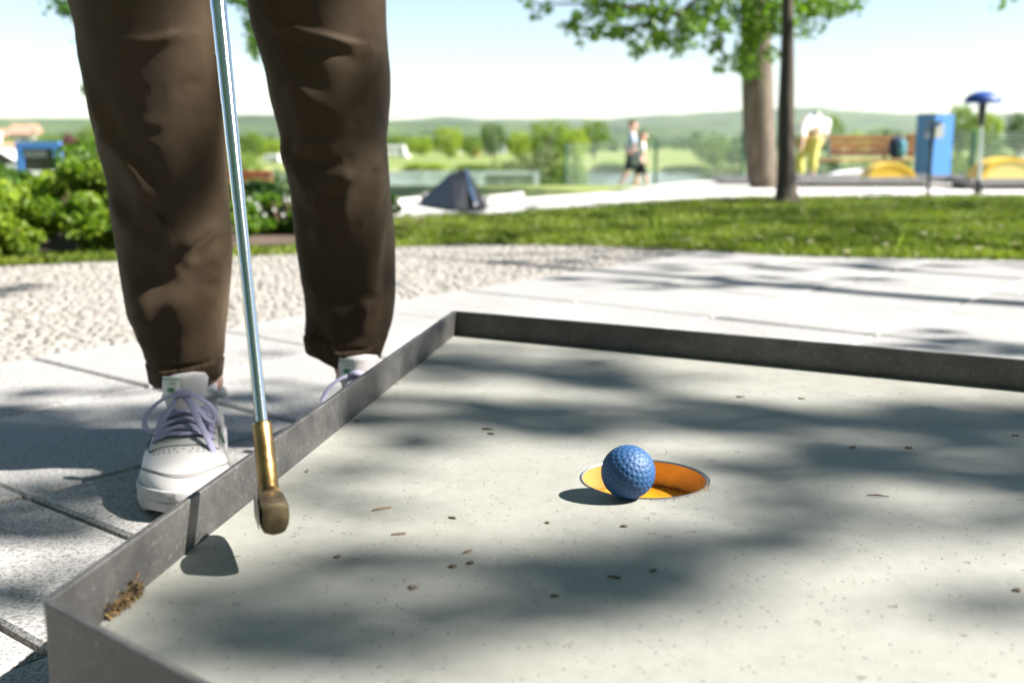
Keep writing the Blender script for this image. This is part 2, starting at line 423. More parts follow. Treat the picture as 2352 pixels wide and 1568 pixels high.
def grass_mesh(name, P, h, wdt, seed=0, lean=.5):
    rng = np.random.default_rng(seed); n = len(P)
    a = rng.uniform(0, 2 * PI, n); hh = h * rng.uniform(.5, 1.3, n); ww = wdt * rng.uniform(.7, 1.3, n)
    t = np.stack([np.cos(a), np.sin(a), 0 * a], 1) * ww[:, None] * .5
    ln = rng.normal(size=(n, 2)) * lean * hh[:, None]
    tip = P + np.stack([ln[:, 0], ln[:, 1], hh], 1); midp = P + np.stack([ln[:, 0] * .3, ln[:, 1] * .3, hh * .55], 1)
    v = np.empty((n, 4, 3)); v[:, 0] = P - t; v[:, 1] = P + t; v[:, 2] = tip; v[:, 3] = midp - t * .6
    return quads(name, v)

# ================================================================== SETTING
def gh(x, y):
    """terrain height"""
    if y < 12.4: z = -.06
    elif y < 19: z = -.06 - (y - 12.4) * .040
    elif y < 26: z = -.324 - (y - 19) * .066
    elif y < 30: z = -.786 - (y - 26) * .06
    elif y < 34: z = -1.03 - (y - 30) * .25
    elif y < 74: z = -2.2
    elif y < 80: z = -2.2 + (y - 74) * .15
    else: z = -1.3
    if y > 30:
        k = sm(-10, -13, x * 40 / max(y, 40) if y > 40 else x)
        z = z * (1 - k) + (-1.1 - clamp((y - 30) * .03, 0, 1.3) + clamp((y - 90) * .02, 0, 1.1)) * k
    if y > 14: z += .05 * mnoise.noise((x * .3, y * .3, 0)) * sm(14, 30, y)
    return z
ys = [-40, -10, -3, 0, 3, 6, 9, 11, 12] + [12.4 + .8 * i for i in range(28)] + [35, 37, 40, 45, 50, 56, 62, 68, 72, 74, 75, 76, 77, 78, 79, 80, 84, 90, 100, 115, 135, 160, 200, 260, 340, 450, 600, 800, 1100, 1600, 2400, 3600, 5200, 7000, 9000]
xs_ = [-1.0] + [-.6 + .02 * i for i in range(61)] + [1.0]
mb = MB(); nx = len(xs_)
for y in ys:
    for x in xs_:
        X = x * max(60, y * 1.15) if abs(x) == 1.0 else x * max(12, y)
        mb.v.append((X, y, gh(X, y)))
for j in range(len(ys) - 1):
    for i in range(nx - 1): mb.f.append((j * nx + i, j * nx + i + 1, (j + 1) * nx + i + 1, (j + 1) * nx + i)); mb.m.append(0)
tag(mb.build('ground', MEADOW, None, True), kind='structure')
mb = MB(); mb.add([(-60, 28, -1.45), (140, 28, -1.45), (140, 82, -1.45), (-60, 82, -1.45)], [(0, 1, 2, 3)])
tag(mb.build('river', WATER), kind='structure')

def hills(name, Yb, Yc, prof, rough, seed):
    n = 220; rows = 9; mb = MB(); x0, x1 = -700, 3100
    for j in range(rows + 2):
        t = min(1, j / rows)
        for i in range(n):
            xp = x0 + (x1 - x0) * i / (n - 1)
            crest = pty(xp, interp(prof, xp), Yc).z
            Y = Yb + (Yc - Yb) * t + (0 if j <= rows else 900)
            X = (xp - 1176) / F * Y * 1.02
            zz = -3 + (crest + 3) * (t ** .8) if j <= rows else -3
            zz += rough * (mnoise.fractal((X * .006, Y * .006, seed), 1, 2, 4) + .5 * mnoise.noise((X * .03, Y * .03, seed))) * (t > .15) * (j <= rows)
            mb.v.append((X, Y, zz))
    for j in range(rows + 1):
        for i in range(n - 1): mb.f.append((j * n + i, j * n + i + 1, (j + 1) * n + i + 1, (j + 1) * n + i)); mb.m.append(0)
    tag(mb.build(name, HILLM, None, True), kind='structure')
hills('wooded_hill', 700, 1500, [(-700, 276), (0, 272), (250, 273), (560, 266), (640, 264), (900, 277), (1200, 284), (1500, 290), (1700, 305), (2352, 318), (3100, 320)], 2.6, 1)
hills('far_hills', 2900, 4600, [(-700, 285), (700, 285), (900, 278), (1000, 268), (1100, 271), (1240, 275), (1450, 270), (1560, 262), (1680, 253), (1850, 250), (1950, 257), (2080, 265), (2120, 262), (2250, 262), (2352, 258), (3100, 262)], 8, 3)

# --- slab terrace: base sheet with a grid of slabs, each one a part
UA = math.radians(51.5); UX = Vector((math.cos(UA), math.sin(UA), 0)); VX = Vector((-math.sin(UA), math.cos(UA), 0))
def uv2w(u, v, z=0): return UX * u + VX * v + Vector((0, 0, z))
mb = MB(); mb.add([uv2w(-2.9, -5.2, -.012), uv2w(6.2, -5.2, -.012), uv2w(6.2, 1.93, -.012), uv2w(-2.9, 1.93, -.012)], [(3, 2, 1, 0)][::-1])
mb.f = [tuple(reversed(f)) for f in mb.f]
terrace = mb.build('paved_terrace', SAND); tag(terrace, kind='structure')
def slab_mesh(name, du, dv):
    me = MB().box((0, 0, -.03), (du, dv, .06), 0, .0035).mesh(name); me.materials.append(SLAB); return me
PU = .408; PV = .3865; GAP = .0075
sm_full = slab_mesh('paving_slab', PU - GAP, PV - GAP); sm_a = slab_mesh('paving_slab_part', .181 - GAP, PV - GAP); sm_b = slab_mesh('paving_slab_rest', PU - .181 - GAP, PV - GAP)
rr = random.Random(3)
for j in range(-9, 3):
    v = .77 + j * PV + PV / 2
    for i in range(-5, 13):
        u = .566 + i * PU
        items = [(u + PU / 2, sm_full)]
        if j == 0 and i == -1: items = [(.566 - .181 / 2, sm_a), (.158 + (PU - .181) / 2, sm_b)]
        for uc, me in items:
            c = uv2w(uc, v)
            if c.x < -2.6 or c.x > 4.2 or c.y < -1 or c.y > 4.5: continue
            lawn_y = 4.35 - .30 * max(0, c.x - .1)
            if c.y > max(lawn_y, 3.6) + .35: continue
            o = bpy.data.objects.new('paving_slab', me); COL.objects.link(o); o.parent = terrace
            o.location = (c.x, c.y, rr.uniform(-.003, .0015)); o.rotation_euler = (rr.uniform(-.004, .004), rr.uniform(-.004, .004), UA + rr.uniform(-.004, .004))

# --- cobbled strip
LAWN_EDGE = [(-3.6, 3.0), (-2.4, 3.28), (-1.69, 3.51), (-1.36, 3.66), (-.79, 3.90), (-.47, 4.17), (-.13, 4.28), (.25, 4.22), (.54, 4.08), (.97, 3.82), (1.3, 3.73), (1.77, 3.67), (3, 3.55), (6, 3.3)]
mb = MB(); mb.add([uv2w(-2.9, 1.93, -.005), uv2w(6.2, 1.93, -.005), uv2w(6.2, 4.9, -.014), uv2w(-2.9, 4.9, -.014)], [(0, 1, 2, 3)])
strip = mb.build('cobbled_strip', GRIT); tag(strip, kind='structure')
cob_meshes = []
for k in range(6):
    r2 = random.Random(k); n = 8; rings = []
    ang = [2 * PI * i / n + r2.uniform(-.15, .15) for i in range(n)]; rad = [r2.uniform(.85, 1.08) for _ in range(n)]
    for sc_, z in ((1, -.02), (1, -.004), (.9, -.0018), (.5, -.0012)):
        rings.append([Vector((math.copysign(abs(math.cos(a)) ** .6, math.cos(a)) * .0138 * sc_ * q, math.copysign(abs(math.sin(a)) ** .6, math.sin(a)) * .0138 * sc_ * q, z)) for a, q in zip(ang, rad)])
    me = MB().loft(rings, False, True).mesh('cobble'); me.materials.append(COBBLE)
    me.polygons.foreach_set('use_smooth', [True] * len(me.polygons)); cob_meshes.append(me)
spots = []
for i in range(-100, 200):
    for j in range(0, 100):
        u = i * .027 + rr.uniform(-.008, .008) + j * .37 % .027; v = 1.945 + j * .0255 + rr.uniform(-.007, .007) + .02 * math.sin(i * .21)
        c = uv2w(u, v)
        if c.y > interp(LAWN_EDGE, c.x) + .02 or c.x < -2.4 or c.x > .7 or c.y < .9: continue
        spots.append(c)
def inview(c): return abs(c.x) < .49 * c.y + .05
spots.sort(key=lambda c: (not inview(c), c.y)); stuffmb = MB()
for k, c in enumerate(spots):
    me = cob_meshes[k % 6]; rz = rr.uniform(-3, 3); dz = rr.uniform(-.002, .001)
    if k < 300:
        o = bpy.data.objects.new('cobble', me); COL.objects.link(o); o.parent = strip
        o.location = (c.x, c.y, dz); o.rotation_euler = (rr.uniform(-.1, .1), rr.uniform(-.1, .1), rz); k_ = rr.uniform(.7, 1.25); o.scale = (k_, k_ * rr.uniform(.8, 1.2), 1)
    else:
        T = Matrix.Translation((c.x, c.y, dz)) @ Matrix.Rotation(rz, 4, 'Z') @ Matrix.Rotation(rr.uniform(-.1, .1), 4, 'X') @ Matrix.Diagonal((rr.uniform(.7, 1.25), rr.uniform(.7, 1.25), 1, 1))
        stuffmb.add([T @ v_.co for v_ in me.vertices], [tuple(p.vertices) for p in me.polygons])
tag(stuffmb.build('cobbles', COBBLE, strip, True), kind='stuff')

# --- lawn sheet
FAR_EDGE = [(-6, 4.9), (-2, 5.0), (-.64, 5.72), (.06, 6.27), (.98, 7.49), (1.72, 8.11), (4.03, 8.47), (9, 8.7)]
mb = MB(); NXL = 120
for i in range(NXL):
    x = -6 + 15 * i / (NXL - 1); y0 = interp(LAWN_EDGE, x) + .012 * mnoise.noise((x * 9, 0, 0)); y1 = interp(FAR_EDGE, x)
    for j in range(9):
        t = j / 8; mb.v.append((x, y0 + (y1 - y0) * t, .006 if 0 < j < 8 else -.02))
for i in range(NXL - 1):
    for j in range(8): a = i * 9 + j; mb.f.append((a, a + 9, a + 10, a + 1)); mb.m.append(0)
tag(mb.build('lawn', LAWN, None, True), kind='structure')
def lawn_pts(n, rng, bias=1.0):
    out = []
    while len(out) < n:
        y = 3.4 + 5.2 * rng.random() ** bias; x = rng.uniform(-.56, .56) * (y + .6)
        if interp(LAWN_EDGE, x) - .01 < y < interp(FAR_EDGE, x):
            if x < -.75 and y > interp(LAWN_EDGE, x) + .16: continue
            out.append((x, y, .0))
    return np.array(out)
r1 = np.random.default_rng(5)
tag(link('lawn_grass', grass_mesh('lawn_grass', lawn_pts(80000, r1, 1.5), .026, .0045, 1, .6), GRASSB), 'short mown green grass of the lawn behind the terrace', 'grass', kind='stuff')
pp = lawn_pts(6000, r1, 2.5)
tag(link('pale_grass', grass_mesh('pale_grass', pp, .034, .004, 2, .6), GRASSL), 'paler longer grass blades scattered through the lawn', 'grass', kind='stuff')
# a few seeding grass tufts standing above the lawn
def tuft(x, y, h, label):
    t = pt(x, y); rg = np.random.default_rng(int(x))
    P = np.array([(t.x + rg.normal() * .03, t.y + rg.normal() * .03, 0) for _ in range(9)])
    o = link('grass_tuft', grass_mesh('grass_tuft', P, h, .0014, int(x), .25), GRASSL)
    tag(o, label, 'grass tuft', 'tall grass tufts at the lawn edge')
tuft(2105, 590, .085, 'pale tall grass tuft at the lawn edge right of the dark trunk')
tuft(1525, 560, .12, 'pale tall grass tuft in the lawn left of the dark trunk')
tuft(1790, 585, .07, 'short pale grass tuft at the lawn edge in front of the dark trunk')
# daisies
DL = set()
for k, (x, y) in enumerate([(1946, 578), (2035, 562), (2012, 545), (1908, 545), (2068, 550), (2200, 545), (2330, 560), (2300, 520), (1812, 548), (1862, 555), (1745, 545), (1690, 552), (2120, 535), (1960, 530), (2250, 570), (1640, 540), (1580, 550)]):
    p = pt(x, y, .03)
    mb = MB(); mb.tube([(p.x, p.y, 0), (p.x, p.y, .028)], .0012, 5)
    rg = random.Random(k)
    for q in range(10):
        a = 2 * PI * q / 10; d = Vector((math.cos(a), math.sin(a), .25)); e = Vector((-math.sin(a), math.cos(a), 0)); c = Vector((p.x, p.y, .03)); R_ = .013
        mb.add([c, c + d * R_ * .7 + e * .0035, c + d * R_, c + d * R_ * .7 - e * .0035], [(0, 1, 2, 3)], 1)
    mb.lathe([(.004, .029), (.0035, .033), (.001, .0345)], (p.x, p.y, 0), 8, 2)
    ref = min(((1806, 'the thin dark tree trunk'), (2050, 'the wooden bench'), (2130, 'the blue cabinet'), (2257, 'the mushroom lamp'), (1475, 'the walking couple')), key=lambda q: abs(q[0] - x))
    near = 'largest white daisy standing nearest the paving in the lawn' if k == 0 else 'white daisy %s %s, %s' % ('left below' if x < ref[0] - 12 else 'right below' if x > ref[0] + 12 else 'straight below', ref[1], 'close to the paving' if y > 556 else 'in the middle of the lawn' if y > 538 else 'far back in the lawn')
    if near in DL: near = near.replace('white', 'smaller white')
    DL.add(near)
    o = mb.build('daisy', [LEAF_B, WHITE, YELL]); tag(o, near, 'daisy', 'white daisies in the lawn')

# --- far path beyond the lawn
mb = MB(); N_ = 60
for i in range(N_):
    x = -1.3 + 12.3 * i / (N_ - 1); y0 = interp(FAR_EDGE, x) - .1; y1 = interp([(-6, 7.6), (-.5, 7.9), (.2, 8.3), (.7, 9.0), (1.3, 10.6), (2.2, 12.3), (11, 12.4)], x)
    for j in range(4): mb.v.append((x, y0 + (y1 - y0) * j / 3, -.001))
for i in range(N_ - 1):
    for j in range(3): a = i * 4 + j; mb.f.append((a, a + 4, a + 5, a + 1)); mb.m.append(0)
tag(mb.build('path', PATH), kind='structure')
# planting bed behind the left lawn strip
mb = MB(); mb.add([(-3.4, 3.34, .002), (-1.4, 3.90, .010), (-.72, 4.22, .010), (-.45, 4.42, .010), (-.45, 5.7, .010), (-3.4, 5.2, .010)], [(0, 1, 2, 3, 4, 5)])
mb.v = [(a, b + .02, .0125) for a, b, c in mb.v]
tag(mb.build('planting_bed', MULCH), kind='structure')

# ================================================================== BACKGROUND
def shrub(name, c, r, n, size, mat, label, cat='shrub', group=None, seed=0, squash=1, flowers=0, flat=0):
    rng = np.random.default_rng(seed)
    t = thing(name, (c[0], c[1], c[2]), label, cat, group)
    rx, ry, rz = r
    P = clump_points(n, max(10, int(n / 220)), rng, 1, .30)
    P = P * np.array([rx, ry, rz]) + np.array([c[0], c[1], c[2] + rz])
    P = P[P[:, 2] > c[2] + .01]
    link('foliage', leaf_mesh('foliage', P, size, flat, seed), mat, t)
    mb = MB(); rg = random.Random(seed)
    for k in range(7):
        a = rg.uniform(0, 2 * PI); q = rg.uniform(.3, .8)
        mb.tube([(c[0], c[1], c[2]), (c[0] + rx * .3 * q * math.cos(a), c[1] + ry * .3 * q * math.sin(a), c[2] + rz * .7), (c[0] + rx * .7 * q * math.cos(a), c[1] + ry * .7 * q * math.sin(a), c[2] + rz * 1.5)], [size * .22, size * .16, size * .08], 5)
    mb.build('stem', TWIG, t)
    if flowers:
        mb = MB()
        for k in range(flowers):
            a = rg.uniform(0, 2 * PI); e = rg.uniform(-.2, 1.0)
            p = Vector((c[0] + rx * .92 * math.cos(a) * math.cos(e), c[1] - abs(ry * .95 * math.sin(a)) * math.cos(e), c[2] + rz + rz * .8 * math.sin(e)))
            for q in range(6):
                b = q * PI / 3; d = Vector((math.cos(b), -.3, math.sin(b))); s_ = Vector((-math.sin(b), 0, math.cos(b)))
                mb.add([p, p + d * .007 + s_ * .004, p + d * .012, p + d * .007 - s_ * .004], [(0, 1, 2, 3)])
        tag(mb.build('flowers', WHITE, t), kind='stuff')
    return t
shrub('shrub', (-1.90, 3.72, 0), (.26, .22, .165), 8000, .027, LEAF_Y, 'bright lime leafy shrub at the left frame edge behind the cobbles', seed=11)
shrub('shrub', (-1.56, 3.92, 0), (.25, .22, .175), 8500, .027, LEAF_S, 'fresh green leafy shrub between the lime shrub and the trouser leg', seed=12)
shrub('shrub', (-1.74, 4.35, 0), (.36, .28, .155), 8000, .03, LEAF_Y, 'yellow green shrub below the blue notice board', seed=16)
shrub('shrub', (-1.80, 4.95, 0), (.24, .3, .235), 7000, .03, LEAF_A, 'darker taller shrub close to the left trouser leg', seed=13, flowers=14)
shrub('shrub', (-1.33, 4.12, 0), (.17, .16, .14), 3600, .027, LEAF_S, 'low dark shrub touching the left trouser leg', seed=17)
shrub('shrub', (-2.35, 4.7, 0), (.36, .3, .15), 4500, .036, LEAF_B, 'dark low shrub with pale blossoms at the far left', seed=14, flowers=26)
shrub('shrub', (-1.02, 4.7, 0), (.22, .2, .10), 3600, .03, LEAF_A, 'low green shrub with white blossoms seen between the trouser legs', seed=15, flowers=16)
shrub('shrub', (-.78, 5.0, 0), (.24, .2, .115), 3600, .032, LEAF_C, 'low dark green shrub beside the right trouser leg', seed=18)

shrub('shrub', (-1.42, 5.7, 0), (.5, .3, .10), 5000, .034, LEAF_C, 'dark low hedge behind the blossoming shrub between the trouser legs', seed=19)
shrub('shrub', (-1.72, 3.66, 0), (.12, .1, .075), 2200, .024, LEAF_S, 'small fresh green shrub in front of the gap between the left shrubs', seed=20)
shrub('shrub', (-1.36, 3.90, 0), (.12, .1, .085), 2200, .024, LEAF_Y, 'small lime shrub low against the left trouser leg', seed=22)
shrub('shrub', (-1.18, 4.28, 0), (.17, .14, .07), 2400, .026, LEAF_A, 'low green shrub on the mulch just left of the putter shaft', seed=23)
# far trees : three shared crowns
def crown_mesh(name, n, seed, size, cr, flat=0):
    rng = np.random.default_rng(seed); return leaf_mesh(name, clump_points(n, 46, rng, .9, cr), size, flat, seed)
CR = [crown_mesh('crown_a', 5200, 1, .085, .30), crown_mesh('crown_b', 5200, 2, .085, .27), crown_mesh('crown_c', 5200, 3, .085, .33)]
CRM = {}
def crown_for(k, mat):
    if (k, mat.name) not in CRM:
        me = CR[k].copy(); me.materials.append(mat); CRM[(k, mat.name)] = me
    return CRM[(k, mat.name)]
trunk_me = MB().tube([(0, 0, 0), (.01, 0, .3), (0, .01, .62)], [.045, .035, .02], 7).mesh('trunk'); trunk_me.materials.append(BARK1)
def far_tree(name, cx, top, wd, Y, mat, label, k=0, cat='tree', base=None, group='trees and bushes along the river and camp site'):
    T = pty(cx, top, Y); wdt = wd / F * Y
    zb = gh(T.x, Y) if base is None else base
    hgt = T.z - zb
    t = thing(name, (T.x, Y, zb), label, cat, group)
    rzt = min(hgt * .5, max(hgt * .36, wdt * .62)) if name != 'bush' else hgt * .52
    o = bpy.data.objects.new('crown', crown_for(k, mat)); COL.objects.link(o); o.parent = t
    o.location = (0, 0, hgt - rzt); o.scale = (wdt / 2, wdt / 2, rzt * 1.02); o.rotation_euler = (0, 0, cx * .7)
    o = bpy.data.objects.new('trunk', trunk_me); COL.objects.link(o); o.parent = t; o.scale = (hgt, hgt, hgt)
FT = [
 ('tree', 1030, 283, 78, 150, LEAF_L, 'bright lime round tree right of the raised trouser knee', 0),
 ('tree', 1131, 278, 66, 155, LEAF_G, 'darker dome shaped tree above the white caravan', 1),
 ('tree', 1085, 308, 52, 140, LEAF_F, 'small green tree between the lime tree and the dark dome tree', 2),
 ('tree', 965, 312, 70, 175, LEAF_L, 'low yellow green tree left of the lime round tree', 1),
 ('tree', 912, 306, 60, 170, LEAF_F, 'green tree just behind the white camper van', 2),
 ('tree', 1192, 294, 62, 118, LEAF_L, 'lime tree right of the caravan', 0),
 ('tree', 1265, 271, 118, 92, LEAF_F, 'largest broad tree on the far river bank', 1),
 ('tree', 1322, 290, 66, 88, LEAF_L, 'lime tree merged with the right side of the broad tree', 2),
 ('tree', 1366, 266, 68, 140, LEAF_F, 'upright tree between the broad tree and the walking couple', 0),
 ('tree', 580, 298, 70, 120, LEAF_F, 'green tree seen between the two trouser legs', 2),
 ('tree', 628, 318, 60, 110, LEAF_L, 'lime tree behind the white caravan between the trouser legs', 1),
 ('tree', 1640, 306, 92, 84, LEAF_F, 'pale green tree on the bank right of the walking couple', 0),
 ('tree', 1690, 335, 50, 82, LEAF_G, 'darker tree beside the thick trunk on the bank', 1),
 ('tree', 1912, 262, 62, 200, LEAF_F, 'green tree behind the bending woman', 2),
 ('tree', 1965, 295, 70, 230, LEAF_L, 'low pale tree above the left end of the bench', 0),
 ('tree', 2040, 293, 100, 250, LEAF_F, 'wide pale tree above the bench', 1),
 ('tree', 2212, 234, 92, 130, LEAF_F, 'tall tree directly right of the blue cabinet', 2),
 ('tree', 2275, 250, 66, 132, LEAF_L, 'lime tree behind the lamp post', 0),
 ('tree', 2345, 254, 64, 112, LEAF_G, 'dark green tree at the right frame edge', 1),
 ('tree', 2120, 300, 60, 220, LEAF_F, 'small tree behind the blue cabinet', 0),
 ('tree', 212, 280, 74, 66, LEAF_F, 'green tree behind the copper tree at the left', 1),
 ('tree', 262, 292, 60, 60, LEAF_L, 'lime tree half hidden by the left trouser leg', 2),
 ('tree', 12, 318, 60, 130, LEAF_L, 'low lime tree at the left frame edge', 2),
 ('tree', 110, 305, 60, 150, LEAF_F, 'green tree above the blue notice board', 0),
 ('copper_tree', 158, 296, 46, 48, LEAF_P, 'copper purple tree beside the blue notice board', 0),
 ('copper_tree', 190, 318, 44, 44, LEAF_P, 'lower copper purple bush like tree close to the trouser leg', 1),
 ('bush', 1160, 350, 110, 33.5, LEAF_W, 'grey green willow bush behind the metal railing', 0),
 ('bush', 1235, 328, 130, 34.5, LEAF_W, 'largest willow bush on the near river bank', 1),
 ('bush', 1310, 352, 110, 34, LEAF_F, 'green bush right of the large willow bush', 2),
 ('bush', 1262, 400, 90, 31.5, LEAF_G, 'low dark bush just right of the metal railing', 0),
 ('bush', 1405, 372, 100, 79, LEAF_G, 'dark low bush on the far bank left of the walking man', 2),
 ('bush', 1580, 376, 120, 79, LEAF_G, 'dark low bush on the far bank right of the walking woman', 0),
 ('bush', 1665, 372, 110, 31.5, LEAF_W, 'bush behind the fence left of the thick trunk', 1),
 ('bush', 2300, 340, 170, 55, LEAF_G, 'dark green bush behind the fence at the right', 1),
 ('bush', 2180, 345, 120, 60, LEAF_F, 'green bush behind the blue cabinet and the fence', 2),
 ('bush', 2020, 352, 160, 62, LEAF_F, 'green bush seen below the bench', 0),
 ('bush', 1890, 350, 110, 60, LEAF_G, 'dark bush behind the legs of the bending woman', 1),
 ('bush', 980, 372, 120, 79, LEAF_L, 'lime reeds and bush on the far bank above the black pyramid', 1),
 ('bush', 1090, 374, 110, 79, LEAF_F, 'green reeds right of the black pyramid top', 2),
 ('bush', 640, 382, 150, 34, LEAF_G, 'dark bush behind the low shrubs between the trouser legs', 2),
 ('bush', 560, 340, 90, 60, LEAF_F, 'green bush left of the wooden bench between the legs', 0),
 ('bush', 230, 330, 120, 34, LEAF_G, 'dark green bush left behind the trouser leg', 1),
]
for a in FT: far_tree(a[0], a[1], a[2], a[3], a[4], a[5], a[6], a[7], 'bush' if a[0] == 'bush' else 'tree')
# distant hedgerow: one mass nobody could count
rg = np.random.default_rng(9); P = []
for k in range(260):
    Y = rg.uniform(260, 620); X = rg.uniform(-.55, .55) * Y; R_ = rg.uniform(2, 4.2)
    c = clump_points(120, 8, rg, .7, .45) * R_ + np.array([X, Y, -1.3 + R_ * .6]); P.append(c)
tag(link('distant_trees', leaf_mesh('distant_trees', np.concatenate(P), 1.3, 0, 4), LEAF_G), 'distant trees and hedges across the valley floor', 'trees', kind='stuff')

# --- caravans, camper, tent, car, houses
def caravan(cx, base_y, wd, hh, Y, label, cabin=False, name='caravan'):
    p = pty(cx, base_y, Y); W = wd / F * Y; Hh = hh / F * Y
    t = thing(name, (p.x, Y, p.z), label, name.replace('_', ' '))
    mb = MB(); z0 = p.z + Hh * .16
    prof = [(-.5, 0), (.5, 0), (.52, .25), (.47, .75), (.40, .96), (.2, 1), (-.4, 1), (-.5, .85)]
    mb.loft([[Vector((p.x + a * W, Y + s_, z0 + b * Hh * .84)) for a, b in prof] for s_ in (-1, 1)], True, True)
    mb.build('body', WHITE, t)
    for dx in (-.22, .15): MB().box((p.x + dx * W, Y - 1.02, z0 + Hh * .5), (W * .2, .05, Hh * .26)).build('window', GLASSD, t)
    MB().box((p.x + .36 * W, Y - 1.02, z0 + Hh * .36), (W * .13, .04, Hh * .6)).build('door', CL_GREY, t)
    for dx in (-.15, .25) if cabin else (0.05,):
        M = Matrix.Translation((p.x + dx * W, Y - .95, p.z + Hh * .14)) @ Matrix.Rotation(PI / 2, 4, 'X')
        mb = MB(); mb.lathe([(Hh * .07, -.1), (Hh * .14, -.1), (Hh * .14, .1), (Hh * .07, .1)], n=14); mb.v = [tuple(M @ Vector(v)) for v in mb.v]
        mb.build('wheel', DARKM, t)
    return t
caravan(1138, 358, 46, 28, 195, 'white caravan parked under the dark dome tree')
caravan(910, 362, 44, 28, 160, 'white camper van beside the grey tailgate right of the trouser leg', True, 'camper_van')
caravan(630, 374, 34, 18, 100, 'white caravan seen between the trouser legs')
caravan(1048, 358, 16, 14, 180, 'tiny pale caravan beneath the lime round tree')
caravan(1118, 354, 14, 10, 190, 'small white trailer just left of the white caravan', False, 'trailer')
def tent(cx, base_y, wd, hh, Y, mat, label):
    p = pty(cx, base_y, Y); W = wd / F * Y; Hh = hh / F * Y
    t = thing('tent', (p.x, Y, p.z), label, 'tent')
    MB().loft([[Vector((p.x + math.cos(a) * W / 2 * k, Y + s_, p.z + math.sin(a) * Hh * k)) for a in [PI * i / 8 for i in range(9)]] for s_, k in ((-1, .85), (-.6, 1), (.8, 1))]).build('canopy', mat, t)
    mb = MB(); mb.add([(p.x - W * .15, Y - 1.02, p.z), (p.x + W * .15, Y - 1.02, p.z), (p.x, Y - 1.01, p.z + Hh * .6)], [(0, 1, 2)]); mb.build('door', DARKM, t)
tent(1092, 357, 22, 16, 185, ORANGE, 'orange dome tent left of the white caravan')
tent(935, 364, 14, 9, 155, WHITE, 'small pale tent right of the camper van')
# car at left edge
def car():
    p = Vector((-14.9, 31, gh(-14.9, 31)))
    t = thing('parked_car', p, 'white parked car half out of frame behind the left shrubs', 'car')
    prof = [(-2.1, .35), (2.1, .35), (2.15, .7), (2.0, .92), (1.3, .98), (.75, 1.40), (-1.1, 1.44), (-1.75, 1.0), (-2.12, .9)]
    rings = [[p + Vector((a * (1 - .03 * abs(s_)), s_, b - (.06 if abs(s_) > .75 and b > 1.1 else 0))) for a, b in prof] for s_ in (-.85, -.8, 0, .8, .85)]
    MB().loft(rings).build('body', WHITE, t)
    for a in (((-1.05, 1.36), (-.25, 1.37), (-.25, 1.02), (-1.5, 1.02)), ((-.15, 1.37), (.68, 1.33), (1.15, 1.02), (-.15, 1.02))):
        MB().add([p + Vector((x, -.856, z)) for x, z in a], [(3, 2, 1, 0)]).build('window', GLASSD, t)
    for dx in (-1.3, 1.3):
        M = Matrix.Translation(p + Vector((dx, -.72, .33))) @ Matrix.Rotation(PI / 2, 4, 'X')
        mb = MB(); mb.lathe([(.18, -.12), (.33, -.1), (.33, .1), (.18, .12)], n=18); mb.v = [tuple(M @ Vector(v)) for v in mb.v]; wh = mb.build('wheel', DARKM, t)
        mb = MB(); mb.lathe([(.05, .121), (.17, .121), (.17, .135), (.05, .13)], n=12); mb.v = [tuple(M @ Vector(v)) for v in mb.v]; mb.build('rim', GALV, wh)
    MB().box(p + Vector((2.08, -.6, .75)), (.1, .3, .14)).build('headlight', GLASSD, t)
    MB().box(p + Vector((-2.1, -.6, .8)), (.1, .2, .2)).build('tail_light', ROOF, t)
car()
def house(x, Y, wd, dp, wall_h, roof_h, label, rm, name='house', z=None):
    z = gh(x, Y) if z is None else z
    t = thing(name, (x, Y, z), label, 'house')
    MB().box((x, Y, z + wall_h / 2), (wd, dp, wall_h)).build('wall', WALLP, t)
    mb = MB(); e = .4
    mb.add([(x - wd / 2 - e, Y - dp / 2 - e, z + wall_h), (x + wd / 2 + e, Y - dp / 2 - e, z + wall_h), (x + wd / 2 + e, Y + dp / 2 + e, z + wall_h), (x - wd / 2 - e, Y + dp / 2 + e, z + wall_h), (x - wd / 2 - e, Y, z + wall_h + roof_h), (x + wd / 2 + e, Y, z + wall_h + roof_h)],
           [(0, 1, 5, 4), (2, 3, 4, 5), (1, 2, 5), (3, 0, 4), (3, 2, 1, 0)])
    rf = mb.build('roof', rm, t)
    MB().box((x + wd * .25, Y, z + wall_h + roof_h), (.6, .6, 1.2)).build('chimney', WALLP, rf)
    for k in range(3):
        wn = MB().box((x + wd * (-.3 + .3 * k), Y - dp / 2 - .02, z + wall_h * .55), (wd * .1, .05, wall_h * .3)).build('window', GLASSD, t)
    MB().box((x + wd * .15, Y - dp / 2 - .03, z + wall_h * .33), (wd * .07, .05, wall_h * .62)).build('door', DARKM, t)
hp = pty(-20, 335, 62); house(hp.x - 1.3, 62, 6.0, 5, 1.7, 1.25, 'low building with a pinkish brown tiled roof at the left edge', ROOF, 'house', z=-2.4)
hp = pty(60, 320, 420); house(hp.x, 420, 9.5, 9, 4.2, 3.6, 'distant house with an orange roof above the blue notice board', ROOF, 'house', z=.6)
hp = pty(22, 322, 440); house(hp.x, 440, 8, 9, 3.6, 3.0, 'smaller distant house left of the orange roofed one', ROOF, 'house', z=.4)
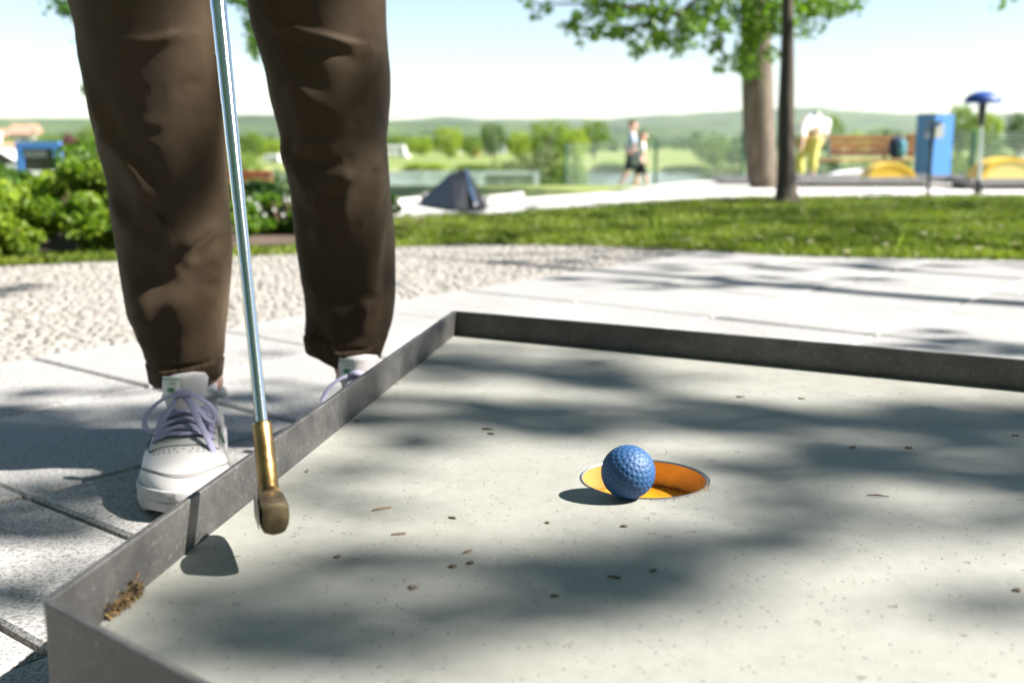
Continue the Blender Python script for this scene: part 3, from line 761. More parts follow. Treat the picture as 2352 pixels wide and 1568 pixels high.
# blue notice board
def notice():
    Y = 18; a = pty(36, 326, Y); b = pty(138, 326, Y); zl = pty(36, 392, Y).z; g_ = gh(a.x, Y)
    t = thing('notice_board', ((a.x + b.x) / 2, Y, g_), 'blue framed notice board standing behind the left shrubs', 'notice board')
    cx = (a.x + b.x) / 2; W = b.x - a.x; zt = a.z; T_ = .11
    MB().box((cx, Y, zt - T_ / 2), (W, .1, T_), ch=.005).build('top_beam', BLUE, t)
    for x in (a.x + T_ / 2, b.x - T_ / 2): MB().box((x, Y, (zt - T_ + g_) / 2), (T_, .1, zt - T_ - g_)).build('post', BLUE, t)
    MB().box((cx, Y + .01, (zt - T_ + zl) / 2), (W - 2 * T_, .04, zt - T_ - zl)).build('panel', GLASSD, t)
    MB().box((cx - .05, Y - .016, zt - T_ - .09), (W * .5, .008, .1)).build('poster', CL_GREY, t)
notice()
# wooden bench end seen between the legs
def bench_left():
    Y = 6.6; a = pty(560, 395, Y); b = pty(624, 395, Y)
    t = thing('wooden_bench', (b.x, Y, 0), 'dark orange slatted wooden bench seen between the trouser legs', 'bench')
    W = .9; cx = b.x - W / 2
    for k, (y0, y1, m) in enumerate(((392, 408, WOODR), (411, 424, WOODO), (426, 441, WOODO))):
        z0, z1 = pty(600, y1, Y).z, pty(600, y0, Y).z
        MB().box((cx, Y, (z0 + z1) / 2), (W, .025, z1 - z0), ch=.004).build('back_slat', m, t)
    for k in range(3): MB().box((cx, Y - .08 - k * .085, pty(600, 449, Y).z), (W, .07, .022), ch=.004).build('seat_slat', WOODO, t)
    for x in (b.x - .16, b.x - W + .1):
        MB().tube([(x, Y - .27, .0), (x, Y - .27, .075), (x, Y + .0, .075), (x, Y + .02, .24)], .014, 8).build('leg', DARKM, t)
bench_left()

# metal railing by the river
def railing():
    Y = 28; zt = pty(1105, 394, Y).z; g_ = gh(0, 28)
    xs = [pty(x, 394, Y).x for x in (851, 978, 1105, 1232)]
    t = thing('metal_railing', (xs[1], Y, g_), 'pale galvanised metal railing with mesh panels by the river', 'railing')
    for x in xs: MB().box((x, Y, (zt + g_) / 2), (.15, .08, zt - g_)).build('post', GALV, t)
    for i in range(3):
        c = (xs[i] + xs[i + 1]) / 2; W = xs[i + 1] - xs[i] - .1
        MB().box((c, Y, zt - .04), (W, .05, .10)).build('top_rail', GALV, t)
        MB().box((c, Y, g_ + .1), (W, .05, .05)).build('bottom_rail', GALV, t)
        mb = MB()
        for k in range(26): mb.box((c - W / 2 + W * (k + .5) / 26, Y, (zt + g_) / 2), (.012, .012, zt - g_ - .2))
        tag(mb.build('bars', GALV, t), kind='stuff')
railing()
# green wire fence
def fence():
    A = Vector((pty(1300, 330, 31).x, 31, 0)); B = Vector((pty(2480, 300, 18).x, 18, 0))
    t = thing('wire_fence', A, 'green post and wire mesh fence between the path and the river', 'fence')
    pxs = [1300, 1508, 1708, 1848, 2035, 2238, 2440]; P = []
    for px in pxs:
        k = (px - 1300) / 1180; Y = 31 + (18 - 31) * k ** .8; p = pty(px, 300, Y); zt = interp([(1300, .45), (1508, .56), (1708, .74), (1848, .74), (2035, .70), (2238, .66), (2440, .62)], px)
        g_ = gh(p.x, Y); P.append((p.x, Y, g_, zt))
        MB().box((p.x, Y, (zt + g_) / 2), (.07, .07, zt - g_), ch=.005).build('post', GREENM, t)
    mb = MB()
    for (x0, y0, g0, t0), (x1, y1, g1, t1) in zip(P, P[1:]):
        n = 13
        for k in range(n):
            a = k / (n - 1); mb.tube([(x0, y0 - .03, g0 + .05 + (t0 - g0 - .08) * a), (x1, y1 - .03, g1 + .05 + (t1 - g1 - .08) * a)], .006, 4)
        L = math.dist((x0, y0), (x1, y1)); m_ = int(L / .06)
        for k in range(m_):
            a = k / m_; x = x0 + (x1 - x0) * a; y = y0 + (y1 - y0) * a
            mb.tube([(x, y - .02, g0 + (g1 - g0) * a + .05), (x, y - .02, t0 + (t1 - t0) * a - .02)], .0022, 3)
    tag(mb.build('wire_mesh', GALV, t), kind='stuff')
fence()

# --- far minigolf lanes (path side)
def lane(name, x0, x1, y0, y1, z, label, feet=(), mat=CONC):
    t = thing(name, ((x0 + x1) / 2, y0, 0), label, 'minigolf lane')
    MB().box(((x0 + x1) / 2, (y0 + y1) / 2, z - .02), (x1 - x0 - .06, y1 - y0 - .06, .03)).build('deck', mat, t)
    for yy, hw in ((y0, .0), (y1, 0)): MB().box(((x0 + x1) / 2, yy, z), (x1 - x0, .03, .045), ch=.003).build('side_rail', CONCD, t)
    for xx in (x0, x1): MB().box((xx, (y0 + y1) / 2, z), (.03, y1 - y0 - .032, .045), ch=.003).build('end_rail', CONCD, t)
    for fx in feet:
        MB().box((fx, y0 + .08, (z - .036) / 2), (.10, .08, z - .036)).build('foot', DARKM, t)
    return t
lane('minigolf_lane', pty(1835, 415, 10.2).x, pty(2225, 415, 10.2).x, 10.2, 11.3, .072, 'grey minigolf lane carrying the smaller yellow arch', [pty(x, 425, 10.2).x for x in (1860, 1995, 2115, 2210)])
lane('minigolf_lane', pty(2240, 415, 9.6).x, 6.2, 9.7, 10.9, .075, 'grey minigolf lane carrying the yellow arch cut by the right frame edge', [pty(x, 425, 9.7).x for x in (2268, 2400)])
lane('minigolf_lane', pty(1660, 418, 10.8).x, pty(1820, 415, 10.8).x, 10.9, 11.5, .05, 'short grey minigolf lane behind the two tree trunks')
def arch(x0, x1, yb, ytop, Y, depth, zc, label, facem, name='yellow_arch'):
    a = pty(x0, yb, Y); b = pty(x1, yb, Y); Hh = pty(x0, ytop, Y).z - a.z; cx = (a.x + b.x) / 2; W = (b.x - a.x) / 2; n = 24
    t = thing(name, (cx, Y, a.z), label, 'obstacle', 'yellow arched obstacles on the far lanes')
    ring = lambda y, k: [Vector((cx + math.cos(PI * i / n) * W * k, y, a.z + math.sin(PI * i / n) * Hh * k)) for i in range(n + 1)]
    MB().loft([ring(Y + .012, .86), ring(Y, .86), ring(Y, 1), ring(Y + depth, 1), ring(Y + depth, .86), ring(Y + depth - .012, .86)], False, False, False).build('shell', YELL, t)
    mb = MB(); r0 = ring(Y + .008, .87); mb.add(r0, [tuple(range(len(r0) - 1, -1, -1))]); mb.build('end_panel', facem, t)
    return t
arch(1993, 2106, 418, 374, 10.35, .28, 0, 'smaller yellow arch obstacle in front of the bench', YELL)
arch(2252, 2400, 418, 362, 9.9, .35, 0, 'larger yellow arch obstacle with a sunlit pale end at the right frame edge', YELL_LIT)
# low white rounded shape below the bench
p = pty(1975, 400, 12.0); t = thing('white_shape', (p.x, 12, p.z), 'low white rounded shape behind the smaller yellow arch', 'obstacle')
prof = [(-.36, 0), (.18, 0), (.20, .03), (.16, .075), (.05, .08), (-.15, .055)]
MB().loft([[Vector((p.x + a, 12 + s_, p.z - .03 + b)) for a, b in prof] for s_ in (0, .3)]).build('ramp', WHITE, t)
MB().box((p.x - .08, 12.15, p.z - .06), (.4, .24, .05)).build('base', CONCD, t)
p = pty(2347, 350, 14); t = thing('white_box', (p.x, 14, p.z - .3), 'white box behind the larger yellow arch at the right frame edge', 'box')
MB().box((p.x + .04, 14, p.z - .15), (.14, .12, .34), ch=.015).build('box', WHITE, t); MB().box((p.x + .04, 14, p.z + .03), (.16, .14, .02), ch=.004).build('lid', CL_GREY, t)

# --- pyramid obstacle and its lane
def pyramid():
    Y = 7.35
    t = thing('pyramid_obstacle', (pt(1040, 478).x, 6.5, 0), 'black sheet metal pyramid obstacle on the pale lane', 'obstacle')
    bl = pt(957, 468, .03); bm = pt(1045, 482, .03); br = pt(1122, 480, .03); bk = pt(1095, 462, .03)
    t1 = pty(1036, 396, 6.75); t2 = pty(1076, 392, 6.7); t3 = pty(1062, 393, 6.85)
    MB().add([bl, bm, t1], [(0, 1, 2)]).build('panel', BLACKS, t)
    mid = bm.lerp(br, .62)
    MB().add([bm, mid, t2, t1], [(0, 1, 2, 3)]).build('panel', BLACKS, t)
    MB().add([mid, br, t2], [(0, 1, 2)]).build('panel', BLACKS, t)
    MB().add([br, bk, t3, t2], [(0, 1, 2, 3)]).build('panel', BLACKS, t)
    MB().add([bk, bl, t1, t3], [(0, 1, 2, 3)]).build('panel', BLACKS, t)
    MB().add([t1, t2, t3], [(0, 1, 2)]).build('cap', BLACKS, t)
    MB().tube([t2 + Vector((-.012, -.012, 0)), t2.lerp(mid, .5) + Vector((-.008, -.012, 0)), mid + Vector((.0, -.01, .03))], [.010, .015, .012], 10).build('highlight_strip', CHROME, t)  # chrome strip added to imitate the highlight along the ridge
    MB().lathe([(.004, 0), (.012, .004), (.013, .016), (.004, .022)], t2 + Vector((-.012, 0, 0)), 12).build('knob', CHROME, t)
pyramid()
t = thing('minigolf_lane', (-.2, 7, 0), 'pale concrete minigolf lane under the black pyramid', 'minigolf lane')
MB().add([pt(790, 486, .018), pt(1180, 488, .018), pt(1250, 470, .018), pt(800, 455, .018)], [(0, 1, 2, 3)]).build('deck', CONC, t)
def beam(a, b, zt, wdt, name='border_beam', m=CONC):
    a = Vector((a.x, a.y, 0)); b = Vector((b.x, b.y, 0)); d = (b - a); L = d.length
    M = Matrix.Translation((a + b) / 2 + Vector((0, 0, zt / 2))) @ Matrix.Rotation(math.atan2(d.y, d.x), 4, 'Z')
    MB().box(None, (L, wdt, zt), ch=.004, M=M).build(name, m, t)
beam(pt(800, 482), pt(888, 480), .055, .05); beam(pt(895, 480), pt(968, 470), .055, .05); beam(pt(975, 474), pt(1060, 466), .085, .05)
beam(pt(1068, 482), pt(1165, 470), .07, .05); beam(pt(1168, 466), pt(1195, 460), .06, .05)
for x in (820, 940, 1060): beam(pt(x, 496, 0), pt(x + 112, 494, 0), .022, .06, 'kerb_stone')

# --- lamp, stand, cabinet, bench, backpack
def lamp():
    p = pt(2247, 445); z = lambda y: pty(2250, y, p.y).z; tx = pty(2257, 240, p.y).x - p.x
    t = thing('garden_lamp', (p.x, p.y, 0), 'blue mushroom shaped garden lamp on a thin dark post', 'lamp')
    MB().lathe([(.040, 0), (.042, .01), (.036, .02), (.036, z(418)), (.028, z(415)), (.014, z(412))], (p.x, p.y, 0), 16).build('base', DARKM, t)
    MB().tube([(p.x, p.y, z(413)), (p.x + tx * .5, p.y, z(340)), (p.x + tx, p.y, z(268))], .0125, 10).build('pole', GALV, t)
    MB().lathe([(.018, z(290)), (.028, z(270)), (.032, z(245)), (.034, z(236))], (p.x + tx, p.y, 0), 16).build('neck', DARKM, t)
    R_ = 40 / F * p.y; zb = z(237); hh = z(210) - zb
    prof = [(.001, zb - .004), (R_ * .6, zb + .0), (R_ * .98, zb), (R_, zb + .002)] + [(R_ * math.cos(a), zb + hh * math.sin(a) ** .9 + .002) for a in [PI / 2 * k / 10 for k in range(1, 11)]]
    smooth_mod(MB().lathe([(max(r, .0008), q) for r, q in prof], (p.x + tx, p.y, 0), 28).build('shade', BLUED, t))
lamp()
def stand():
    p = pt(2130, 452); z = lambda y: pty(2132, y, p.y).z; X = p.x
    t = thing('score_stand', (X, p.y, 0), 'thin dark stand with a small pale card holder in front of the blue cabinet', 'sign stand')
    MB().tube([(X, p.y, 0), (X + .012, p.y, z(285))], .014, 8).build('pole', DARKM, t)
    MB().box((X + .02, p.y, z(281)), (.10, .05, .02), ch=.003).build('shelf', DARKM, t)
    MB().box((X + .052, p.y - .01, z(302)), (.065, .02, .105), ch=.004).build('card_holder', WHITE, t)
    MB().box((X - .035, p.y - .006, z(305)), (.03, .015, .085), ch=.003).build('pencil_box', CL_GREY, t)
    MB().box((X + .025, p.y, z(264)), (.085, .02, .012), ch=.003).build('top_cap', DARKM, t)
    MB().lathe([(.05, 0), (.05, .006), (.014, .012)], (X, p.y, 0), 14).build('base', DARKM, t)
stand()
def cabinet():
    Y = 17; g_ = gh(6.8, Y)
    a = pty(2110, 262, Y); b = pty(2200, 262, Y); cx = (a.x + b.x) / 2 + .02; W = b.x - a.x; zt = a.z
    t = thing('blue_cabinet', (cx, Y, g_), 'tall light blue metal cabinet standing between the bench and the lamp', 'cabinet')
    M = Matrix.Translation((cx, Y + .15, (zt + g_) / 2)) @ Matrix.Rotation(math.radians(-62), 4, 'Z')
    w1, d1 = .36, .42
    MB().box(None, (w1, d1, zt - g_), ch=.008, M=M).build('body', BLUE, t)
    M2 = M @ Matrix.Translation((0, -d1 / 2 - .006, 0)); MB().box(None, (w1 * .9, .012, (zt - g_) * .94), M=M2).build('door', BLUE, t)
    M3 = M @ Matrix.Translation((w1 * .35, -d1 / 2 - .02, .1)); MB().box(None, (.02, .02, .1), M=M3).build('handle', DARKM, t)
    M4 = M @ Matrix.Translation((0, 0, (zt - g_) / 2 + .006)); MB().box(None, (w1 + .02, d1 + .02, .012), M=M4).build('lid', GALV, t)
cabinet()
def bench():
    Y = 19; a = pty(1872, 370, Y); b = pty(2108, 366, Y); g_ = gh(6, Y); L = b.x - a.x
    t = thing('wooden_bench', ((a.x + b.x) / 2, Y, g_), 'orange brown slatted wooden bench facing the path with a backpack on it', 'bench')
    for k in range(4):
        MB().box(((a.x + b.x) / 2, Y - .18 + k * .11, a.z + .015), (L, .09, .035), ch=.006).build('seat_slat', WOODO, t)
    for k, m in enumerate((WOODR, WOODO, WOODR)):
        zz = a.z + .14 + k * .125
        MB().box(((a.x + b.x) / 2 + .15, Y + .26 + .03 * k, zz), (L - .28, .035, .088), ch=.006).build('back_slat', m if k != 2 else WOODO, t)
    for x in (a.x + .3, b.x - .2):
        MB().tube([(x, Y - .14, g_), (x, Y - .14, a.z - .01), (x, Y + .2, a.z - .01), (x, Y + .34, a.z + .45)], .025, 8).build('leg', GREENM, t)
        MB().tube([(x, Y + .14, g_), (x, Y + .14, a.z - .02)], .025, 8).build('leg', GREENM, t)
    MB().box((b.x - .03, Y + .28, a.z + .27), (.09, .05, .42), ch=.01).build('end_post', WOODO, t)
    q = pty(2062, 345, Y); zb = a.z + .033
    t2 = thing('backpack', (q.x, Y - .03, zb), 'dark backpack with a pale blue front lying on the bench', 'backpack')
    def blob(c, r, name, m, par):
        mb = MB(); rings = []
        for i in range(1, 12):
            ph = -PI / 2 + PI * i / 12
            rings.append([Vector(c) + Vector((math.copysign(abs(math.cos(u)) ** .7, math.cos(u)) * r[0] * math.cos(ph) ** .6, math.copysign(abs(math.sin(u)) ** .7, math.sin(u)) * r[1] * math.cos(ph) ** .6, r[2] * math.sin(ph))) for u in [2 * PI * k / 16 for k in range(16)]])
        mb.loft(rings); return mb.build(name, m, par, True)
    blob((q.x - .03, Y - .03, zb + .20), (.14, .10, .20), 'bag', CL_NAVY, t2)
    blob((q.x + .03, Y - .13, zb + .19), (.07, .05, .15), 'front_pocket', TEAL, t2)
    MB().tube([(q.x - .05, Y - .02, zb + .38), (q.x, Y - .02, zb + .44), (q.x + .05, Y - .02, zb + .38)], .012, 6).build('handle', CL_BLACK, t2)
bench()

# ------------------------------------------------------------------ figures
def skin_obj(name, J, E_, mat, parent, sub=2, root=0):
    me = bpy.data.meshes.new(name); me.from_pydata([Vector(j[0]) for j in J], E_, []); me.update()
    o = link(name, me, mat, parent, shift=True)
    m = o.modifiers.new('skin', 'SKIN'); m.use_smooth_shade = True
    sv = me.skin_vertices[0].data
    for i, j in enumerate(J):
        r = j[1]; sv[i].radius = (r, r) if not hasattr(r, '__len__') else r
        sv[i].use_root = (i == root)
    s_ = o.modifiers.new('sub', 'SUBSURF'); s_.levels = sub; s_.render_levels = sub
    return o
def bake(o):
    dg = bpy.context.evaluated_depsgraph_get(); me = bpy.data.meshes.new_from_object(o.evaluated_get(dg)); me.name = o.name
    o.modifiers.clear(); o.data = me; me.polygons.foreach_set('use_smooth', [True] * len(me.polygons)); return o
def walker(base, hgt, face, label, shirt, shorts, hair, stride=1, female=False, bag=None):
    """person walking towards +x/-x (face = +1/-1), legs in mid stride"""
    bx, by, bz = base; s_ = hgt / 1.78; f = face
    P = lambda x, y, z: (bx + x * f * s_, by + y * s_, bz + z * s_)
    t = thing('person', base, label, 'person')
    w_ = .9 if female else 1
    J = [(P(0, 0, .95), .115 * s_), (P(.01, 0, 1.15), .105 * s_ * w_), (P(.02, 0, 1.36), .125 * s_ * w_), (P(.03, 0, 1.48), .06 * s_), (P(.05, 0, 1.56), .055 * s_), (P(.065, 0, 1.66), .098 * s_), (P(.065, 0, 1.735), .07 * s_),
         (P(.02, -.17, 1.42), .052 * s_), (P(.03 * stride + .02, -.21, 1.16), .04 * s_), (P(.14 * stride + .02, -.22, .92), .031 * s_), (P(.17 * stride, -.22, .84), .03 * s_),
         (P(.02, .17, 1.42), .052 * s_), (P(-.10, .21, 1.16), .04 * s_), (P(-.08, .22, .92), .031 * s_), (P(-.06, .22, .84), .03 * s_),
         (P(.0, -.09, .88), .09 * s_), (P(.14, -.09, .50), .06 * s_), (P(.20, -.09, .10), .038 * s_), (P(.30, -.09, .035), .03 * s_),
         (P(-.0, .09, .88), .09 * s_), (P(-.10, .09, .50), .06 * s_), (P(-.30, .09, .13), .038 * s_), (P(-.22, .09, .035), .03 * s_),
         (P(.155, 0, 1.64), .02 * s_)]
    E_ = [(0, 1), (1, 2), (2, 3), (3, 4), (4, 5), (5, 6), (2, 7), (7, 8), (8, 9), (9, 10), (2, 11), (11, 12), (12, 13), (13, 14), (0, 15), (15, 16), (16, 17), (17, 18), (0, 19), (19, 20), (20, 21), (21, 22), (5, 23)]
    skin_obj('body', J, E_, SKIN, t)
    g = 1.17
    J2 = [(P(0, 0, .93), .13 * s_), (P(.01, 0, 1.15), .122 * s_ * w_), (P(.02, 0, 1.36), .145 * s_ * w_), (P(.025, 0, 1.47), .085 * s_), (P(.02, -.17, 1.42), .068 * s_), (P(.03 * stride + .02, -.205, 1.22), .056 * s_), (P(.02, .17, 1.42), .068 * s_), (P(-.08, .205, 1.22), .056 * s_)]
    skin_obj('shirt', J2, [(0, 1), (1, 2), (2, 3), (2, 4), (4, 5), (2, 6), (6, 7)], shirt, t)
    J3 = [(P(0, 0, .97), .132 * s_), (P(.0, -.09, .86), .112 * s_), (P(.12, -.09, .56), .092 * s_), (P(.0, .09, .86), .112 * s_), (P(-.09, .09, .56), .092 * s_)]
    skin_obj('shorts', J3, [(0, 1), (1, 2), (0, 3), (3, 4)], shorts, t)
    J4 = [(P(.045, 0, 1.69), .102 * s_), (P(.03, 0, 1.745), .085 * s_), (P(-.02, 0, 1.64), .075 * s_)]
    if female: J4.append((P(-.10, 0, 1.58), .04 * s_))
    skin_obj('hair', J4, [(0, 1), (0, 2)] + ([(2, 3)] if female else []), hair, t)
    for sx, y in ((.25, -.09), (-.26, .09)):
        MB().loft([[Vector(P(sx + a - .02, y + .045 * math.cos(u) * k, .03 + .03 * math.sin(u))) for u in [2 * PI * i / 8 for i in range(8)]] for a, k in ((-.10, .6), (-.05, 1), (.06, 1.05), (.14, .6))]).build('shoe', WHITE, t, True)
    return t, P, s_
Yp = 26
pm = pty(1450, 443, Yp); gz = gh(pm.x, Yp)
hm = pty(1450, 277, Yp).z - gz
walker((pm.x - .03, Yp, gz), hm, 1, 'walking man in a pale blue shirt and dark blue shorts on the far path', CL_LBLUE, CL_NAVY, HAIR)
hw = pty(1475, 303, Yp - .5).z - gz
tw, PW, sw = walker((pty(1472, 400, Yp - .5).x, Yp - .5, gz), hw, 1, 'walking woman in a white top and black shorts beside the man', CL_WHITE, CL_BLACK, HAIR, 1, True)
vest = skin_obj('vest', [(PW(-.05, 0, .98), .12 * sw), (PW(-.06, 0, 1.2), .115 * sw)], [(0, 1)], CL_NAVY, tw)
b = Vector(PW(-.17, -.14, 1.05)); t = thing('handbag', b, 'grey bag hanging at the hip of the walking woman', 'bag')
MB().loft([[b + Vector((.11 * k * math.cos(u), .05 * k * math.sin(u), z)) for u in [2 * PI * i / 12 for i in range(12)]] for k, z in ((.5, -.16), (.95, -.12), (1, 0), (.8, .12), (.4, .15))]).build('pouch', CL_GREY, t, True)
MB().tube([b + Vector((-.05, 0, .13)), b + Vector((-.02, .03, .3)), b + Vector((.1, .1, .42))], .012, 6).build('strap', CL_BLACK, t)

# bending woman in yellow trousers, face down towards the lane, hips to the right
def bender():
    Y = 16.5; f = Y / F
    X = lambda x: (x - 1176) * f / 1.0 * .985
    Z = lambda y: pty(1850, y, Y).z
    g_ = Z(428)
    t = thing('person', (X(1860), Y, g_), 'bending woman in a white top and yellow trousers half hidden by the dark trunk', 'person')
    J = [((X(1872), Y, Z(292)), .115), ((X(1858), Y - .02, Z(280)), .105), ((X(1843), Y - .05, Z(283)), .11), ((X(1838), Y - .10, Z(300)), .055), ((X(1836), Y - .14, Z(312)), .09), ((X(1834), Y - .18, Z(322)), .065),
         ((X(1830), Y - .20, Z(298)), .05), ((X(1832), Y - .24, Z(328)), .038), ((X(1826), Y - .26, Z(352)), .028),
         ((X(1885), Y + .1, Z(296)), .045), ((X(1893), Y + .12, Z(318)), .036), ((X(1892), Y + .12, Z(332)), .03),
         ((X(1870), Y - .08, Z(310)), .09), ((X(1862), Y - .09, Z(360)), .055), ((X(1866), Y - .09, Z(408)), .038), ((X(1862), Y - .14, Z(420)), .03),
         ((X(1866), Y + .10, Z(310)), .09), ((X(1840), Y + .10, Z(360)), .055), ((X(1846), Y + .10, Z(412)), .038), ((X(1840), Y + .04, Z(424)), .03)]
    E_ = [(0, 1), (1, 2), (2, 3), (3, 4), (4, 5), (2, 6), (6, 7), (7, 8), (1, 9), (9, 10), (10, 11), (0, 12), (12, 13), (13, 14), (14, 15), (0, 16), (16, 17), (17, 18), (18, 19)]
    skin_obj('body', J, E_, SKIN, t)
    skin_obj('shirt', [((X(1874), Y, Z(290)), .145), ((X(1858), Y - .02, Z(279)), .15), ((X(1842), Y - .05, Z(281)), .15), ((X(1839), Y - .09, Z(296)), .09), ((X(1830), Y - .19, Z(298)), .07), ((X(1832), Y - .23, Z(318)), .055), ((X(1886), Y + .1, Z(296)), .07), ((X(1891), Y + .12, Z(310)), .05)],
             [(0, 1), (1, 2), (2, 3), (2, 4), (4, 5), (0, 6), (6, 7)], CL_WHITE, t)
    skin_obj('trousers', [((X(1872), Y, Z(302)), .135), ((X(1868), Y - .08, Z(322)), .105), ((X(1862), Y - .09, Z(360)), .082), ((X(1866), Y - .09, Z(396)), .06), ((X(1864), Y + .10, Z(322)), .105), ((X(1840), Y + .10, Z(360)), .08), ((X(1846), Y + .10, Z(404)), .06)],
             [(0, 1), (1, 2), (2, 3), (0, 4), (4, 5), (5, 6)], CL_YEL, t)
    skin_obj('hair', [((X(1830), Y - .12, Z(311)), .085), ((X(1828), Y - .15, Z(326)), .07), ((X(1827), Y - .15, Z(340)), .04)], [(0, 1), (1, 2)], BLOND, t)
    for x, dy in ((1860, -.14), (1838, .05)):
        MB().loft([[Vector((X(x) + .045 * math.cos(u) * k, Y + dy + a, g_ + .03 + .03 * math.sin(u))) for u in [2 * PI * i / 8 for i in range(8)]] for a, k in ((-.13, .6), (-.07, 1), (.05, 1), (.1, .6))]).build('shoe', WHITE, t, True)
bender()

# ------------------------------------------------------------------ near trees
def trunk_rings(pts, n=20, seed=0, rough=.06):
    rings = []
    for (c, r) in pts:
        c = Vector(c)
        rings.append([c + Vector((math.cos(a), math.sin(a), 0)) * r * (1 + rough * mnoise.noise((math.cos(a) * 2, math.sin(a) * 2, c.z * 2 + seed))) for a in [2 * PI * k / n for k in range(n)]])
    return rings
# thick tree
B1 = pt(1745, 431); Yt = B1.y; xl = lambda x, y: pty(x, y, Yt)
t_thick = thing('linden_tree', (B1.x, Yt, 0), 'thick grey barked tree trunk standing behind the thinner dark trunk', 'tree')
pp = []
for y, a, b_ in ((440, 1722, 1792), (425, 1724, 1788), (400, 1716, 1784), (300, 1708, 1778), (200, 1705, 1774), (100, 1703, 1770), (0, 1700, 1764), (-150, 1697, 1758), (-400, 1692, 1750), (-700, 1690, 1740)):
    q = xl((a + b_) / 2, y); pp.append(((q.x, Yt, q.z), (b_ - a) / 2 / F * Yt * 1.0))
smooth_mod(MB().loft(trunk_rings(pp, 24, 1)).build('trunk', BARK1, t_thick), 60)
tz = pp[-1][0]
mb = MB()
for a, L, zz in ((.3, 2.4, -1.0), (2.4, 2.6, -1.3), (4.0, 2.3, -.7), (5.3, 2.2, -.4), (1.4, 2.2, -.2), (3.2, 1.5, -1.9)):
    s0 = Vector(tz) + Vector((0, 0, zz)); d = Vector((math.cos(a), math.sin(a), .5))
    mb.tube([s0, s0 + d * L * .5, s0 + d * L + Vector((0, 0, -.1))], [.10, .06, .02], 8)
mb.build('limb', BARK1, t_thick)
# thin dark tree
B2 = pt(1806, 468); Y2 = B2.y
t_thin = thing('maple_tree', (B2.x, Y2, 0), 'thin dark tree trunk standing in the shaded lawn', 'tree')
pp2 = []
for y, a, b_ in ((476, 1752, 1858), (468, 1766, 1846), (455, 1779, 1835), (420, 1784, 1828), (350, 1786, 1826), (250, 1788, 1824), (150, 1793, 1824), (60, 1795, 1822), (0, 1797, 1821), (-200, 1797, 1818), (-700, 1800, 1816), (-1400, 1800, 1812)):
    q = pty((a + b_) / 2, y, Y2); pp2.append(((q.x, Y2, q.z), (b_ - a) / 2 / F * Y2))
smooth_mod(MB().loft(trunk_rings(pp2, 18, 5, .1)).build('trunk', BARK2, t_thin), 60)

# hanging foliage in view (thick tree crown)
CL = [(1228, 12, 30, 18, 90, 8.6), (1300, 66, 46, 12, 120, 8.8), (1345, 74, 34, 14, 110, 8.8), (1375, 30, 55, 26, 260, 8.6), (1330, 0, 40, 14, 90, 8.6), (1440, 20, 40, 30, 240, 8.8), (1410, 74, 36, 22, 240, 9), (1470, 80, 44, 26, 300, 8.9), (1540, 88, 52, 24, 380, 9),
      (1558, 116, 16, 22, 110, 9), (1545, 30, 40, 32, 220, 8.8), (1600, 64, 36, 30, 260, 9), (1618, 20, 40, 24, 240, 9), (1655, 60, 28, 26, 160, 9), (1650, 110, 14, 34, 110, 9.2), (1666, 152, 10, 26, 60, 9.2),
      (1725, 40, 52, 46, 700, 9.4), (1735, 92, 38, 34, 380, 9.4), (1712, 130, 20, 36, 230, 9.4), (1722, 160, 14, 20, 100, 9.4), (1785, 22, 50, 36, 420, 9.3), (1770, 62, 30, 22, 160, 9.3), (1850, 18, 60, 28, 420, 9.2), (1900, 22, 46, 22, 260, 9.3), (1940, 18, 30, 12, 110, 9.3), (1860, 42, 30, 20, 120, 9.3),
      (1480, 10, 60, 24, 260, 8.9), (1690, 0, 120, 30, 600, 9.3), (2325, 2, 26, 10, 40, 9.3)]
rg = np.random.default_rng(21); PA = []
for cx, cy, rx, ry, n, Y in CL:
    c = pty(cx, cy, Y); k = Y / F; rx *= 1.15; ry *= 1.15
    sub = rg.normal(size=(max(3, n // 25), 3)) * np.array([rx * k * .5, .16, ry * k * .5])
    idx = rg.integers(0, len(sub), n)
    q = sub[idx] + rg.normal(size=(n, 3)) * np.array([max(.03, rx * k * .17), .07, max(.025, ry * k * .22)])
    PA.append(q + np.array([c.x, c.y, c.z]))
hang = np.concatenate(PA)
# the crown above the frame
cc = clump_points(11000, 80, rg, .8, .3) * np.array([3.3, 2.3, 2.0]) + np.array([B1.x - .3, Yt - .1, 4.4])
ztop = H + cc[:, 1] * math.tan(math.radians(7.5)) + .04
cc = cc[cc[:, 2] > ztop]
link('crown', leaf_mesh('crown', hang[rg.random(len(hang)) < .62], .05, .1, 21, .8), LEAF_A, t_thick)
link('upper_crown', leaf_mesh('upper_crown', cc, .11, .2, 22, .8), LEAF_A, t_thick)
mb = MB()
for pts in ([(1740, -60, 9.6), (1640, -30, 9.2), (1560, 30, 9), (1480, 60, 8.9), (1400, 62, 8.9), (1290, 66, 8.8)], [(1560, 30, 9), (1440, 14, 8.8), (1350, 8, 8.7), (1228, 10, 8.6)], [(1640, -30, 9.2), (1655, 60, 9.1), (1662, 150, 9.2)], [(1745, -50, 9.6), (1725, 60, 9.45), (1716, 150, 9.4)], [(1745, -60, 9.6), (1850, -10, 9.3), (1945, 18, 9.3)], [(1480, 60, 8.9), (1530, 80, 9), (1556, 120, 9)]):
    mb.tube([pty(*q) for q in pts], [.022 - .016 * i / (len(pts) - 1) for i in range(len(pts))], 6)
mb.build('branch', BARK2, t_thick)

